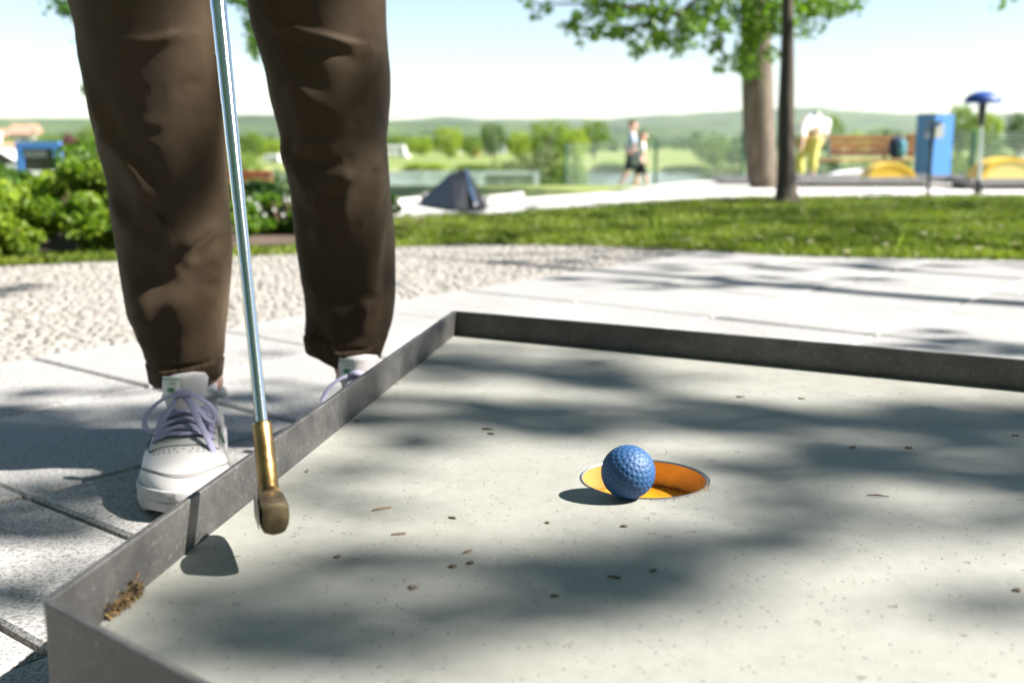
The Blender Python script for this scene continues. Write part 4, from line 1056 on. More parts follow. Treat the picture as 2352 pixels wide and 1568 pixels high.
# ---- left tree with hanging twigs
B3 = pty(330, 560, 7.4); t_left = thing('ash_tree', (B3.x, 7.4, 0), 'tree behind the left trouser leg with leafy twigs hanging into the frame', 'tree')
smooth_mod(MB().loft(trunk_rings([((B3.x, 7.4, -.02), .14), ((B3.x, 7.4, .5), .11), ((B3.x + .03, 7.4, 1.5), .10), ((B3.x, 7.4, 3), .08), ((B3.x, 7.4, 4.5), .05)], 16, 9)).build('trunk', BARK2, t_left), 60)
CL2 = [(140, 6, 26, 20, 90, 7), (152, 26, 16, 14, 60, 7), (186, 98, 9, 12, 30, 7), (192, 206, 8, 10, 16, 7), (178, 50, 10, 16, 26, 7), (575, 30, 14, 26, 80, 7), (582, 66, 16, 22, 110, 7), (584, 108, 14, 24, 130, 7), (570, 8, 30, 12, 90, 7), (540, 2, 20, 6, 50, 7), (250, 150, 20, 60, 60, 7)]
PA = []
for cx, cy, rx, ry, n, Y in CL2:
    c = pty(cx, cy, Y); k = Y / F
    PA.append(rg.normal(size=(n, 3)) * np.array([rx * k * .5, .06, ry * k * .5]) + np.array([c.x, c.y, c.z]))
link('crown', leaf_mesh('crown', np.concatenate(PA), .04, 0, 31, .6), LEAF_B, t_left)
cc = clump_points(3000, 50, rg, .8, .3) * np.array([2.0, 1.6, 1.2]) + np.array([B3.x, 7.8, 3.6]); cc = cc[cc[:, 2] > H + cc[:, 1] * math.tan(math.radians(7.6)) + .05]
link('upper_crown', leaf_mesh('upper_crown', cc, .09, 0, 32, .6), LEAF_B, t_left)
mb = MB()
for pts in ([(330, -200, 7.3), (570, -120, 7.1), (572, 0, 7), (584, 110, 7)], [(330, -200, 7.3), (180, -100, 7.1), (150, 10, 7), (186, 100, 7), (193, 205, 7)]):
    mb.tube([pty(*q) for q in pts], [.012, .008, .004, .002, .0015][:len(pts)], 5)
mb.build('branch', BARK2, t_left)

# ------------------------------------------------------------------ shading tree right of the frame: its crown throws the dapple
KX, KY = SV.x / SV.z, SV.y / SV.z
def gxy(p): return p[0] - KX * p[2], p[1] - KY * p[2]
def mk(cx, cy, rx, ry, z, s):
    """ellipse seen at (cx,cy) with half sizes rx,ry on plane z -> centre, half axes on the ground plane along the sun rays"""
    c = pt(cx, cy, z); a = pt(cx + rx, cy, z); u = pt(cx, cy - ry, z); d = pt(cx, cy + ry, z)
    g = gxy(c); return (g[0], g[1], max(.012, abs(a.x - c.x)), max(.012, abs(u.y - d.y) / 2), s)
BZ = .13
MARK = [(-1.3, 2.5, .35, .06, .35), (-.7, 3.0, .5, .07, .35), (-1.7, 3.0, .4, .05, .3), (-.2, 3.6, .5, .08, .4), (-.66, 1.30, .45, .15, .8), (-.30, 1.33, .2, .08, .5)] + [mk(*q) for q in [
  # board shade (+) and light (-)
  (1060, 955, 230, 42, BZ, .9), (1010, 845, 100, 26, BZ, .5), (1370, 980, 210, 40, BZ, .9), (1470, 920, 130, 50, BZ, .7), (1330, 872, 130, 20, BZ, .6),
  (2050, 1000, 380, 70, BZ, .9), (1720, 960, 170, 34, BZ, .5), (2280, 970, 170, 60, BZ, .6), (1690, 1070, 160, 30, BZ, .8), (1880, 1085, 260, 50, BZ, .75), (2180, 1100, 280, 60, BZ, .5),
  (760, 1095, 120, 30, BZ, .7), (860, 1185, 170, 40, BZ, .7), (1040, 1010, 170, 18, BZ, .4),
  (900, 1400, 460, 85, BZ, 1.0), (520, 1430, 260, 80, BZ, .9), (700, 1500, 260, 50, BZ, .6), (1250, 1340, 330, 60, BZ, 1.0), (1650, 1245, 360, 50, BZ, 1.0), (2000, 1190, 290, 45, BZ, .6), (1000, 1290, 240, 40, BZ, .6), (1450, 1290, 240, 50, BZ, .7),
  (2190, 1392, 300, 24, BZ, .7), (720, 1300, 170, 34, BZ, .6), (1180, 1480, 260, 24, BZ, .35),
  (1330, 908, 150, 14, BZ, -.6), (1150, 1022, 90, 16, BZ, -.6), (1560, 1020, 190, 20, BZ, -1.1), (1300, 1050, 190, 22, BZ, -.9), (1000, 1100, 160, 22, BZ, -.8), (1280, 1205, 230, 32, BZ, -1.0), (820, 1130, 60, 14, BZ, -.4), (1950, 1485, 440, 60, BZ, -1.6), (1450, 1510, 200, 30, BZ, -.8), (2150, 1290, 260, 30, BZ, -.9), (1720, 1350, 240, 30, BZ, -.7), (2130, 1145, 240, 16, BZ, -.4),
  (1090, 895, 190, 16, BZ, -.8), (1600, 900, 160, 14, BZ, -.4), (520, 1250, 80, 34, BZ, -.8), (650, 1232, 120, 24, BZ, -.7), (1900, 915, 200, 12, BZ, -.5), (760, 1012, 60, 20, BZ, -.8), (240, 1400, 50, 30, BZ, -.5),
  # ground shade / light
  (1780, 790, 330, 12, 0, .5), (2150, 760, 260, 10, 0, .5), (2250, 800, 160, 14, 0, .6), (1640, 740, 120, 8, 0, .25), (1650, 655, 300, 9, 0, .6), (1400, 640, 180, 6, 0, .5), (1900, 612, 500, 7, 0, .6), (1250, 605, 250, 5, 0, .4), (2000, 640, 250, 5, 0, .3), (1650, 690, 500, 14, 0, -.8), (1250, 720, 200, 40, 0, -1), (2250, 690, 200, 22, 0, -.8), (1000, 750, 130, 60, 0, -.8),
  (620, 930, 130, 40, 0, .8), (560, 1000, 120, 30, 0, .8), (100, 900, 200, 8, 0, .5), (300, 880, 120, 7, 0, .4), (640, 800, 60, 30, 0, .3), (640, 850, 60, 12, 0, -.4), (250, 780, 260, 60, 0, -.9), (480, 700, 260, 60, 0, -.9), (900, 620, 300, 26, 0, -.9),
  (150, 1225, 230, 24, 0, .7), (40, 1350, 120, 26, 0, .7), (150, 1290, 60, 12, 0, .5), (230, 1120, 140, 50, 0, .9), (120, 1000, 300, 50, 0, .8), (60, 940, 200, 10, 0, .5), (20, 1170, 80, 20, 0, .5), (200, 1180, 60, 16, 0, .5), (190, 997, 150, 4, 0, -.7), (110, 1082, 110, 8, 0, -.8), (130, 1172, 60, 10, 0, -.5), (60, 1270, 120, 18, 0, -.7), (170, 1320, 70, 16, 0, -.4), (70, 1170, 120, 12, 0, .7), (60, 1385, 60, 20, 0, .9), (40, 1490, 60, 30, 0, -.6), (290, 1120, 70, 30, 0, .9),
]]
def mark3(x, y, Y, rx, rz, s):
    p = pty(x, y, Y); g = gxy(p); MARK.append((g[0], g[1], rx, rz, s))
# light patches on the trousers (negative = hole in the crown)
for x, y, Y, s in ((330, 150, 1.2, -.6), (270, 270, 1.2, -1), (400, 330, 1.2, -.9), (440, 530, 1.2, -1), (440, 640, 1.2, -.7), (470, 800, 1.24, -1.2), (430, 840, 1.24, -.8), (380, 390, 1.2, .8), (300, 460, 1.2, .9), (400, 470, 1.2, .8), (420, 720, 1.22, .9), (420, 60, 1.2, .4),
                   (830, 50, 1.26, -1), (880, 170, 1.26, -.8), (780, 380, 1.27, -.6), (830, 440, 1.28, -1), (850, 520, 1.28, -.5), (840, 700, 1.3, -.7), (820, 790, 1.3, -.8), (700, 250, 1.26, .8), (760, 300, 1.27, .7), (740, 560, 1.28, 1), (790, 620, 1.28, .8), (560, 1130, 1.13, 0), (450, 1100, 1.12, -1), (420, 960, 1.18, .4), (400, 1130, 1.1, -1)):
    if s: mark3(x, y, Y, .034, .034, s * (1.7 if s < 0 else .5))
# the steel edging's light patch and brass hosel
for x, y, Y, s in ((930, 800, 1.25, -.8), (600, 1050, .67, -1.2), (620, 1180, .66, -.8), (820, 900, 1.1, .5), (350, 1060, 1.13, .9), (400, 960, 1.2, .6), (470, 950, 1.2, .5), (480, 1130, .7, -.3), (1440, 1080, .8, -1.5), (1400, 1070, .8, -.8), (1500, 1090, .8, -.8)): mark3(x, y, Y, .03, .03, s)
def shade(x, y):
    s_ = 0; q_ = .8 + .75 * mnoise.noise((x * 13, y * 11, 5.5))
    for cx, cy, rx, ry, k in MARK:
        d = ((x - cx) / rx) ** 2 + ((y - cy) / ry) ** 2
        if d < 6: s_ += k * math.exp(-d * .8) * (q_ if k > 0 else 1)
    far = sm(3.4, 4.0, y)
    base = .16 + .16 * mnoise.fractal((x * 5.2, y * 4.2, 3.3), 1, 2, 3)
    lawn = .44 + .5 * mnoise.fractal((x * 1.1, y * 2.6, 8.1), 1, 2, 3)
    lawn *= 1 - sm(7.2, 8.4, y - .25 * x)
    if x < -.9 and y > 3.3: lawn *= .15
    return s_ + base * (1 - far) + lawn * far
rg = np.random.default_rng(33); NP = []; FP = []
def pick(n, x0, x1, y0, y1, t0, t1, out, thr=(.16, .75)):
    for _ in range(n):
        x = rg.uniform(x0, x1); y = rg.uniform(y0, y1); s_ = shade(x, y)
        if rg.random() < sm(thr[0], thr[1], s_):
            t_ = rg.uniform(t0, t1); out.append((x + SV.x * t_, y + SV.y * t_, SV.z * t_))
pick(12800, -1.4, 1.9, .2, 2.1, 6.4, 8.4, NP)
pick(13000, -3.2, 6.5, 2.1, 9.5, 6.0, 9.5, FP)
print('leaves', len(NP), len(FP))
t_sh = thing('shade_tree', (7.2, .6, 0), 'leafy shade tree right of the frame whose crown dapples the terrace', 'tree')
smooth_mod(MB().loft(trunk_rings([((7.2, .6, -.02), .24), ((7.2, .6, .6), .18), ((7.1, .7, 2), .16), ((6.9, .9, 3.4), .13), ((6.6, 1.2, 4.6), .08)], 16, 2)).build('trunk', BARK1, t_sh), 60)
mb = MB()
for e in ((4.6, 1.0, 4.5), (5.4, -.2, 4.7), (5.2, 3.0, 5.2), (7.4, 4.2, 5.6), (8.6, 1.8, 5.4)):
    s0 = Vector((6.95, .9, 3.3)); e = Vector(e); mb.tube([s0, s0.lerp(e, .5) + Vector((0, 0, .35)), e], [.08, .05, .012], 7)
mb.build('limb', BARK1, t_sh)
link('crown', leaf_mesh('crown', np.array(NP), .062, .35, 41, .85), LEAF_A, t_sh)
t_sh2 = thing('shade_tree', (10.2, 5.2, 0), 'second shade tree right of the frame whose crown darkens the lawn', 'tree')
smooth_mod(MB().loft(trunk_rings([((10.2, 5.2, -.02), .26), ((10.2, 5.2, .6), .2), ((10, 5.3, 3), .16), ((9.6, 5.4, 5.6), .08)], 16, 2)).build('trunk', BARK1, t_sh2), 60)
mb = MB()
for e in ((6.0, 4.4, 5.0), (6.6, 7.0, 5.2), (8.4, 6.4, 6.0), (9.6, 3.4, 5.8), (5.4, 5.8, 5.4)):
    s0 = Vector((10, 5.3, 3.6)); e = Vector(e); mb.tube([s0, s0.lerp(e, .5) + Vector((0, 0, .35)), e], [.09, .05, .012], 7)
mb.build('limb', BARK1, t_sh2)
link('crown', leaf_mesh('crown', np.array(FP), .115, .35, 42, .85), LEAF_A, t_sh2)

t_back = thing('shade_tree', (-2.6, -4.2, 0), 'added spreading tree behind the viewpoint whose crown closes off the sky overhead', 'tree')  # unseen tree added to block sky light and deepen the shade
smooth_mod(MB().loft(trunk_rings([((-2.6, -4.2, -.06), .3), ((-2.6, -4.2, .8), .22), ((-2.4, -4, 2.6), .19), ((-2.2, -3.6, 4.4), .1)], 16, 2)).build('trunk', BARK1, t_back), 60)
cv = rg.uniform((-9, -9, 3.3), (11, 1.9, 6.5), (90000, 3)); nn_ = np.array([mnoise.noise((a * .8, b * .8, c * .8)) for a, b, c in cv])
gx_, gy_ = cv[:, 0] - KX * cv[:, 2], cv[:, 1] - KY * cv[:, 2]
keep = (nn_ > -.12) & ((gx_ < -1.35) | (gy_ < .1)) & (cv[:, 2] > 3.6 + .9 * np.abs(nn_)) & (rg.random(len(cv)) < .75)
cv = cv[keep]; print('back crown', len(cv))
link('crown', leaf_mesh('crown', cv, .15, .35, 43, .85), LEAF_A, t_back)
mb = MB()
for e in ((-6, -6, 5), (1.5, -2, 4.6), (-3.5, .6, 4.7), (2.5, -6.5, 5.2), (-7, -1.5, 4.9), (5.5, -4, 5)):
    s0 = Vector((-2.4, -4, 2.8)); e = Vector(e); mb.tube([s0, s0.lerp(e, .5) + Vector((0, 0, .5)), e], [.11, .07, .012], 7)
mb.build('limb', BARK1, t_back)

for k, (x, y, r_, h_) in enumerate(((-11, -7, 3.6, 2.6), (-5.5, -10, 3.8, 2.9), (.5, -11, 4, 3), (6.5, -10, 3.8, 2.8), (12, -6.5, 3.6, 2.6), (-14, -1, 3.4, 2.4), (14, -1.5, 3.2, 2.4))):  # unseen bushes added to block low sky and darken reflections
    tb = thing('bush', (x, y, -.06), 'added tall bush behind the viewpoint, ' + ('leftmost', 'second from the left', 'third from the left', 'middle right', 'third from the right', 'beside the far left trunk', 'rightmost')[k], 'bush', 'added bushes behind the viewpoint')
    o = bpy.data.objects.new('crown', crown_for(k % 3, LEAF_B)); COL.objects.link(o); o.parent = tb; o.location = (0, 0, h_ * .9); o.scale = (r_, r_ * .8, h_)
    o = bpy.data.objects.new('trunk', trunk_me); COL.objects.link(o); o.parent = tb; o.scale = (4, 4, 4)
# ================================================================== THE BOARD
HC = Vector((.105, .815)); HR = .050
POLY = [Vector((-.083, 1.476)), Vector((-.2400, .508)), Vector((.46, -.057)), Vector((1.10, 0.0)), Vector((1.32, .50)), Vector((1.0, .885))]
def round_poly(poly, r, seg=5):
    out = []; n = len(poly)
    for i in range(n):
        p, a, b = poly[i], poly[i - 1], poly[(i + 1) % n]
        da = (a - p).normalized(); db = (b - p).normalized()
        for k in range(seg + 1):
            t_ = k / seg; out.append(p + da * r * (1 - t_) ** 2 + db * r * t_ ** 2)
    return out
def offset(poly, d):
    n = len(poly); out = []
    for i in range(n):
        p, a, b = poly[i], poly[i - 1], poly[(i + 1) % n]
        e1 = (p - a).normalized(); e2 = (b - p).normalized()
        n1 = Vector((e1.y, -e1.x)); n2 = Vector((e2.y, -e2.x)); m = (n1 + n2).normalized()
        out.append(p + m * d / max(.3, m.dot(n1)))
    return out       # polygon runs counter-clockwise: +d goes outwards
t_board = thing('minigolf_board', (.4, .7, 0), 'concrete minigolf board with a raised steel border and a sunken orange cup', 'minigolf board')
# deck: radial mesh from the hole to the border
innerp = round_poly(offset(POLY, -.005), .008)
def ray_hit(c, a):
    d = Vector((math.cos(a), math.sin(a))); best = 9
    for i in range(len(innerp)):
        p, q = innerp[i], innerp[(i + 1) % len(innerp)]; e = q - p
        den = d.x * e.y - d.y * e.x
        if abs(den) < 1e-9: continue
        t_ = ((p.x - c.x) * e.y - (p.y - c.y) * e.x) / den; u = ((p.x - c.x) * d.y - (p.y - c.y) * d.x) / den
        if t_ > 0 and -1e-6 <= u <= 1 + 1e-6: best = min(best, t_)
    return best
angs = sorted([2 * PI * i / 160 for i in range(160)] + [math.atan2(p.y - HC.y, p.x - HC.x) % (2 * PI) for p in innerp])
rings = []
hits = [ray_hit(HC, a) for a in angs]
for k, (kind, v_) in enumerate((('r', .0505), ('r', .052), ('r', .056), ('r', .075), ('f', .3), ('f', .6), ('f', 1))):
    zz = BZ - (.0012 if k == 0 else 0)
    rings.append([Vector((HC.x + math.cos(a) * (v_ if kind == 'r' else .075 + (h_ - .075) * v_), HC.y + math.sin(a) * (v_ if kind == 'r' else .075 + (h_ - .075) * v_), zz)) for a, h_ in zip(angs, hits)])
rings.insert(0, [Vector((p.x, p.y, BZ - .03)) for p in rings[0]])
rings.append([Vector((p.x, p.y, .01)) for p in rings[-1]])
mb = MB().loft(rings, False, False); mb.build('deck', BOARD, t_board)
# border bar
prof = [(.0, BZ - .05), (.0, BZ + .0325), (.0008, BZ + .0334), (.0042, BZ + .0334), (.005, BZ + .0325), (.005, .03), (.0, .03)]
op = [round_poly(offset(POLY, d), .008 + d) for d, z in [(-.005 + q[0], q[1]) for q in prof]]
# subdivide the border so that small dents can be put in
def ringz(poly, z, sub=22):
    out = []
    for i in range(len(poly)):
        a, b = poly[i], poly[(i + 1) % len(poly)]
        m_ = sub if (b - a).length > .05 else 1
        for k in range(m_):
            q = a.lerp(b, k / m_); dz = .0006 * mnoise.noise((q.x * 14, q.y * 14, 4)) if z > BZ else 0
            dx = .0008 * mnoise.noise((q.x * 9, q.y * 9, 1))
            out.append(Vector((q.x + dx, q.y, z + dz)))
    return out
mb = MB().loft([ringz(p, q[1]) for p, q in zip(op, prof)], False, False)
smooth_mod(mb.build('steel_border', STEEL, t_board), 35)
# support frame below the border
mb = MB(); bp = round_poly(offset(POLY, -.03), .02)
mb.loft([[Vector((p.x, p.y, z)) for p in bp] for z in (0.0, .034)], False, False); mb.build('plinth', CONCD, t_board)
# cup
def circ(r, z, n=96, c=HC): return [Vector((c.x + r * math.cos(2 * PI * k / n), c.y + r * math.sin(2 * PI * k / n), z)) for k in range(n)]
mb = MB().loft([circ(.0505, BZ - .026), circ(.0505, BZ - .0004), circ(.0488, BZ - .0004), circ(.0485, BZ - .021)], False, False)
cup = smooth_mod(mb.build('cup_ring', CUPW, t_board), 40)
mb = MB().loft([circ(.0506, BZ - .0003), circ(.0504, BZ + .0004), circ(.0495, BZ + .0004), circ(.0486, BZ - .0006)], False, False)
smooth_mod(mb.build('rim', CUPRIM, cup), 40)
mb = MB().loft([circ(.0487, BZ - .024), circ(.0487, BZ - .021), circ(.03, BZ - .0206), circ(.001, BZ - .0206)], False, False)
mb.build('cup_floor', CUPF, t_board, True)
mb = MB(); rg_ = random.Random(4)
for k in range(420):
    a = rg_.uniform(.15, 2.3) if k < 330 else rg_.uniform(0, 2 * PI); r_ = .0475 - abs(rg_.gauss(0, .0042 if k < 330 else .002)); c = Vector((HC.x + r_ * math.cos(a), HC.y + r_ * math.sin(a), BZ - .0204))
    s_ = rg_.uniform(.0003, .0011); vs = [c + Vector((rg_.uniform(-s_, s_), rg_.uniform(-s_, s_), rg_.uniform(0, s_))) for _ in range(4)]
    mb.add(vs, [(0, 1, 2), (0, 2, 3), (0, 3, 1), (1, 3, 2)])
tag(mb.build('cup_dirt', DIRT, t_board), kind='stuff')
# smudged dirt at the front of the cup, small crumbs on the deck
mb = MB()
for k in range(620):
    if k < 210:
        a = rg_.uniform(-1.65, -.35); r_ = .0515 + abs(rg_.gauss(0, .0035)); x, y = HC.x + r_ * math.cos(a), HC.y + r_ * math.sin(a); s_ = rg_.uniform(.00025, .0007)
    else:
        q = pt(rg_.uniform(250, 2350), 770 + 780 * rg_.random() ** .8, BZ); x, y = q.x, q.y; s_ = rg_.uniform(.0004, .0011)
    inside = all((b_ - a_).x * (y - a_.y) - (b_ - a_).y * (x - a_.x) > .008 for a_, b_ in zip(POLY, POLY[1:] + POLY[:1]))
    if not inside or (Vector((x, y)) - HC).length < .0515: continue
    c = Vector((x, y, BZ)); an = rg_.uniform(0, PI); e = Vector((math.cos(an), math.sin(an), 0)); f_ = Vector((-e.y, e.x, 0))
    mb.add([c - e * s_, c + f_ * s_ * .5, c + e * s_ * rg_.uniform(.6, 1.4), c - f_ * s_ * .6, c + Vector((0, 0, s_ * .35))], [(0, 1, 4), (1, 2, 4), (2, 3, 4), (3, 0, 4)])
tag(mb.build('crumbs', DIRT), 'small dark crumbs of dirt scattered over the concrete board', 'dirt', kind='stuff')
def flake(x, y, L, W, an, label, mat=BARKB, seed=0):
    c = pt(x, y, BZ + .0004); r = random.Random(seed); n = 9; top = []; bot = []
    for k in range(n):
        a = 2 * PI * k / n; q = r.uniform(.7, 1.1)
        v = Vector((math.cos(a) * L / 2 * q, math.sin(a) * W / 2 * q, 0)); v.rotate(Matrix.Rotation(an, 3, 'Z'))
        bot.append(c + v); top.append(c + v * .8 + Vector((0, 0, .0007 + r.uniform(0, .0005))))
    o = MB().loft([bot, top]).build('bark_flake', mat); return tag(o, label, 'bark flake', 'bark flakes lying on the concrete board')
FL = [(876, 1168, .017, .0035, .5), (1040, 1189, .008, .003, -.6), (915, 1226, .011, .0028, .2), (1075, 1266, .009, .003, .7), (950, 1348, .006, .007, .9), (1120, 985, .012, .004, -.2), (1040, 1300, .006, .005, 0), (1958, 1222 - 195, .007, .005, .2), (1702, 911, .012, .006, .1), (1842, 915, .009, .004, -.3), (2087, 1028, .008, .006, -.8), (1410, 1325, .010, .002, -.3), (1275, 1368, .006, .004, 0), (1128, 996, .009, .003, -.3), (1258, 1200, .005, .003, 0), (2332, 1000, .007, .004, 0), (775, 1278, .006, .004, .2), (1080, 1292, .006, .005, 0), (1434, 1208, .007, .003, 0), (2335, 1355, .006, .006, 0), (1500, 1310, .005, .003, .2)]
FS = set()
def flab(x, y, L):
    size = 'long' if L > .0105 else 'medium' if L > .0068 else 'tiny'
    dx, dy = x - 1480, y - 1100
    side = 'left' if dx < -150 else 'right' if dx > 150 else 'middle'
    dep = 'behind the cup' if dy < -60 else 'in front of the cup' if dy > 60 else 'level with the cup'
    for near in ('', ', nearer the cup', ', further from cup', ', nearest the viewer', ', furthest out', ', most isolated'):
        l = '%s bark flake, board %s, %s%s' % (size, side, dep, near)
        if l not in FS: FS.add(l); return l
for k, (x, y, L, W, an) in enumerate(FL):
    lab = {0: 'largest long bark flake on the board between the putter head and the ball', 1: 'dark bark flake lying just right of the largest flake', 8: 'brown bark flake near the far steel border'}.get(k) or flab(x, y, L)
    flake(x, y, L, W, an, lab, seed=k)
for x, y, L, an, lab in ((2017, 1138, .016, -.25, 'thin light brown needle lying right of the cup'), (706, 1080, .006, 1.9, 'short brown twig lying close to the steel border'), (905, 882, .012, .1, 'short brown twig lying by the left border under the rear shoe'), (820, 966, .006, .4, 'tiny brown twig beside the left border')):
    c = pt(x, y, BZ + .0012); d = Vector((math.cos(an), math.sin(an), 0)) * L / 2
    tag(MB().tube([c - d, c + Vector((0, .0006, .0004)), c + d], [.0004, .0007, .0003], 6).build('twig', TWIG), lab, 'twig')
# dry catkin in the near corner
a_ = pt(236, 1424, BZ); b_ = pt(322, 1348, BZ); d = b_ - a_
t_cat = thing('dry_catkin', a_.lerp(b_, .5), 'dry yellow brown catkin lying in the near corner of the steel border', 'catkin')
mb = MB(); r3 = random.Random(8)
for k in range(1100):
    q = r3.random(); c = a_.lerp(b_, q) + Vector((0, 0, .003)); R_ = .0056 * math.sin(PI * min(1, q * .95 + .08)) ** .5 + .001
    an = r3.uniform(0, 2 * PI); n_ = d.normalized().cross(Vector((0, 0, 1))).normalized() * math.cos(an) + Vector((0, 0, 1)) * math.sin(an)
    c = c + n_ * R_ * r3.uniform(.3, 1.2); c.z = max(c.z, BZ + .0005)
    s_ = r3.uniform(.0012, .0028); e = (n_ + d.normalized() * r3.uniform(-1, 1)).normalized(); f_ = e.cross(n_ + Vector((.1, .2, .3))).normalized()
    mb.add([c, c + f_ * s_ * .4, c + e * s_ * 1.3, c - f_ * s_ * .4], [(0, 1, 2, 3)], 0 if r3.random() < .6 else 1)
tag(mb.build('scales', [CATK, TWIG], t_cat), kind='stuff')
mb = MB(); mb.tube([a_ + Vector((0, 0, .003)), a_.lerp(b_, .5) + Vector((0, 0, .004)), b_ + Vector((0, 0, .004))], [.0012, .0016, .001], 6)
for e in ((-.010, .004, .011), (-.004, .007, .007), (.004, .004, .009)):
    p0 = a_.lerp(b_, .75) + Vector((0, 0, .004)); mb.tube([p0, p0 + Vector(e) * .5 + Vector((.001, 0, .001)), p0 + Vector(e)], [.0009, .0008, .0004], 5)
mb.build('stalk', TWIG, t_cat)

hz = bpy.data.materials.new('haze'); hz.use_nodes = True; hz.node_tree.nodes.clear()
ho = hz.node_tree.nodes.new('ShaderNodeOutputMaterial'); hv = hz.node_tree.nodes.new('ShaderNodeVolumePrincipled')
hv.inputs['Color'].default_value = (.86, .92, 1, 1); hv.inputs['Density'].default_value = .00004; hv.inputs['Anisotropy'].default_value = .2
hz.node_tree.links.new(hv.outputs[0], ho.inputs[1])
tag(MB().box((0, 4500, 143), (14000, 9200, 294)).build('haze', hz), kind='stuff')
# ================================================================== BALL
BR = .0202; cb = pt(1441.5, 1143, BZ); BC = Vector((cb.x, cb.y, BZ + BR))
bm = bmesh.new(); bmesh.ops.create_icosphere(bm, subdivisions=6, radius=1)
V = np.array([v.co[:] for v in bm.verts])
dim = []; nr = 15
for i in range(nr):
    ph = -PI / 2 + PI * (i + .5) / nr; m_ = max(1, round(2 * PI * math.cos(ph) / (PI / nr) * .98))
    for k in range(m_):
        la = 2 * PI * (k + .5 * (i % 2)) / m_; dim.append((math.cos(ph) * math.cos(la), math.cos(ph) * math.sin(la), math.sin(ph)))
D = np.array(dim); Rm = np.array(Matrix.Rotation(.42, 3, 'Y') @ Matrix.Rotation(.5, 3, 'X') @ Matrix.Rotation(.2, 3, 'Z')); D = D @ Rm.T
mx = (V @ D.T).max(axis=1); ang = np.arccos(np.clip(mx, -1, 1)); w0 = .074
dep = np.where(ang < w0, .024 * (1 - (ang / w0) ** 2) ** 1.0, 0) - .005 * np.exp(-((ang - w0 * 1.15) / (w0 * .25)) ** 2)
seam = np.abs(V @ (Rm @ np.array([0, 0, 1.])))
V = V * (1 - dep)[:, None] * BR
for v, c in zip(bm.verts, V): v.co = c
me = bpy.data.meshes.new('golf_ball'); bm.to_mesh(me); bm.free()
ball = link('golf_ball', me, BALL, None, True); ball.location = BC
tag(ball, 'blue dimpled minigolf ball resting on the front rim of the cup', 'ball')

# ================================================================== PUTTER
S0 = Vector((-.1612, .667, .212)); S1 = Vector((-.2150, .812, .4950)); SD = (S1 - S0).normalized()
t_put = thing('golf_putter', S0, 'chrome putter with a brass socket and dark blade held above the board', 'putter')
def along(z): return S0 + SD * ((z - S0.z) / SD.z)
steps_y = [596, 464, 346, 235, 127, 25, -90, -220]
Ltot = .80; path = []; rad = []
def s_of_y(yD):
    lo, hi = 0, 1.2
    for _ in range(40):
        m_ = (lo + hi) / 2
        if proj(S0 + SD * m_)[1] > yD: lo = m_
        else: hi = m_
    return lo
st = [-.02] + [s_of_y(y) for y in steps_y] + [.42, .48, .54]
r0 = .0040
for i, s_ in enumerate(st):
    nxt = st[i + 1] if i + 1 < len(st) else .62
    path += [S0 + SD * s_, S0 + SD * (nxt - .0012)]; rad += [r0, r0 + .00004]
    r0 += .00030
smooth_mod(MB().tube(path, rad, 32).build('shaft', CHROME, t_put), 25)
MB().tube([S0 + SD * .60, S0 + SD * .61, S0 + SD * .72, S0 + SD * .86, S0 + SD * .865], [.009, .0105, .012, .0135, .012], 20).build('grip', RUBBER, t_put, True)
hosel = [(-.050, .0058), (-.046, .0064), (.0, .0063), (.0016, .0061), (.0024, .0056), (.0024, .0042)]
hs = smooth_mod(MB().tube([S0 + SD * a for a, r in hosel], [r for a, r in hosel], 32).build('socket', BRASS, t_put), 30)
# blade: long axis runs away from the camera, toe end facing it
hb = S0 + SD * -.047
ang = math.radians(109); LX = Vector((math.cos(ang), math.sin(ang), 0)); WX = Vector((math.sin(ang), -math.cos(ang), 0))
toe = pty(634, 1190, .614); toe = Vector((toe.x, .614, toe.z))
rings = []; zb0 = toe.z - .0115
for k, (l, top, hw, dz) in enumerate(((0, .014, .0045, .004), (.0015, .0195, .0078, .001), (.005, .0220, .0088, .0), (.018, .0222, .0088, 0), (.030, .0205, .0080, 0), (.044, .0165, .0068, 0), (.058, .0125, .0056, .001), (.068, .0095, .0042, .002), (.072, .006, .003, .004))):
    c = toe + LX * l; cz = zb0 + dz; hgt = top
    sec = []
    for a, b in ((-1, .22), (-.8, .06), (-.3, -.02), (.3, .0), (.68, .07), (.92, .24), (1.0, .5), (.97, .78), (.78, .94), (.4, 1.0), (-.6, 1.0), (-.92, .97), (-1, .88)):
        sec.append(Vector((c.x, c.y, 0)) + WX * a * hw + Vector((0, 0, cz + b * hgt)))
    rings.append(sec)
smooth_mod(MB().loft(rings).build('blade', HEADM, t_put), 35)
face = []
for l, lo, hi in ((.003, .004, .018), (.010, .002, .0205), (.018, .002, .021), (.028, .002, .0195), (.036, .003, .016)):
    c = toe + LX * l - WX * .0091
    face.append((Vector((c.x, c.y, zb0 + lo)), Vector((c.x, c.y, zb0 + hi))))
mb = MB(); ff = []
for a, b in face: ff += [a - WX * .0006, b - WX * .0006]
mb.add(ff, [(2 * i, 2 * i + 1, 2 * i + 3, 2 * i + 2) for i in range(len(face) - 1)]); mb.build('striking_face', FACEM, t_put)
# neck between socket and blade
mb = MB(); nb = hb; bt = toe + LX * .024; bt = Vector((bt.x, bt.y, zb0 + .018))
mb.tube([nb + SD * .004, nb.lerp(bt, .5) + Vector((.0, .0, .0)), bt], [.0062, .0062, .0066], 20).build('neck', BRASS, t_put, True)

# ================================================================== PLAYER
pl = thing('person', (-.30, 1.36, 0), 'minigolf player in brown trousers and white trainers standing behind the steel border', 'person')
YL, YR = 1.27, 1.345
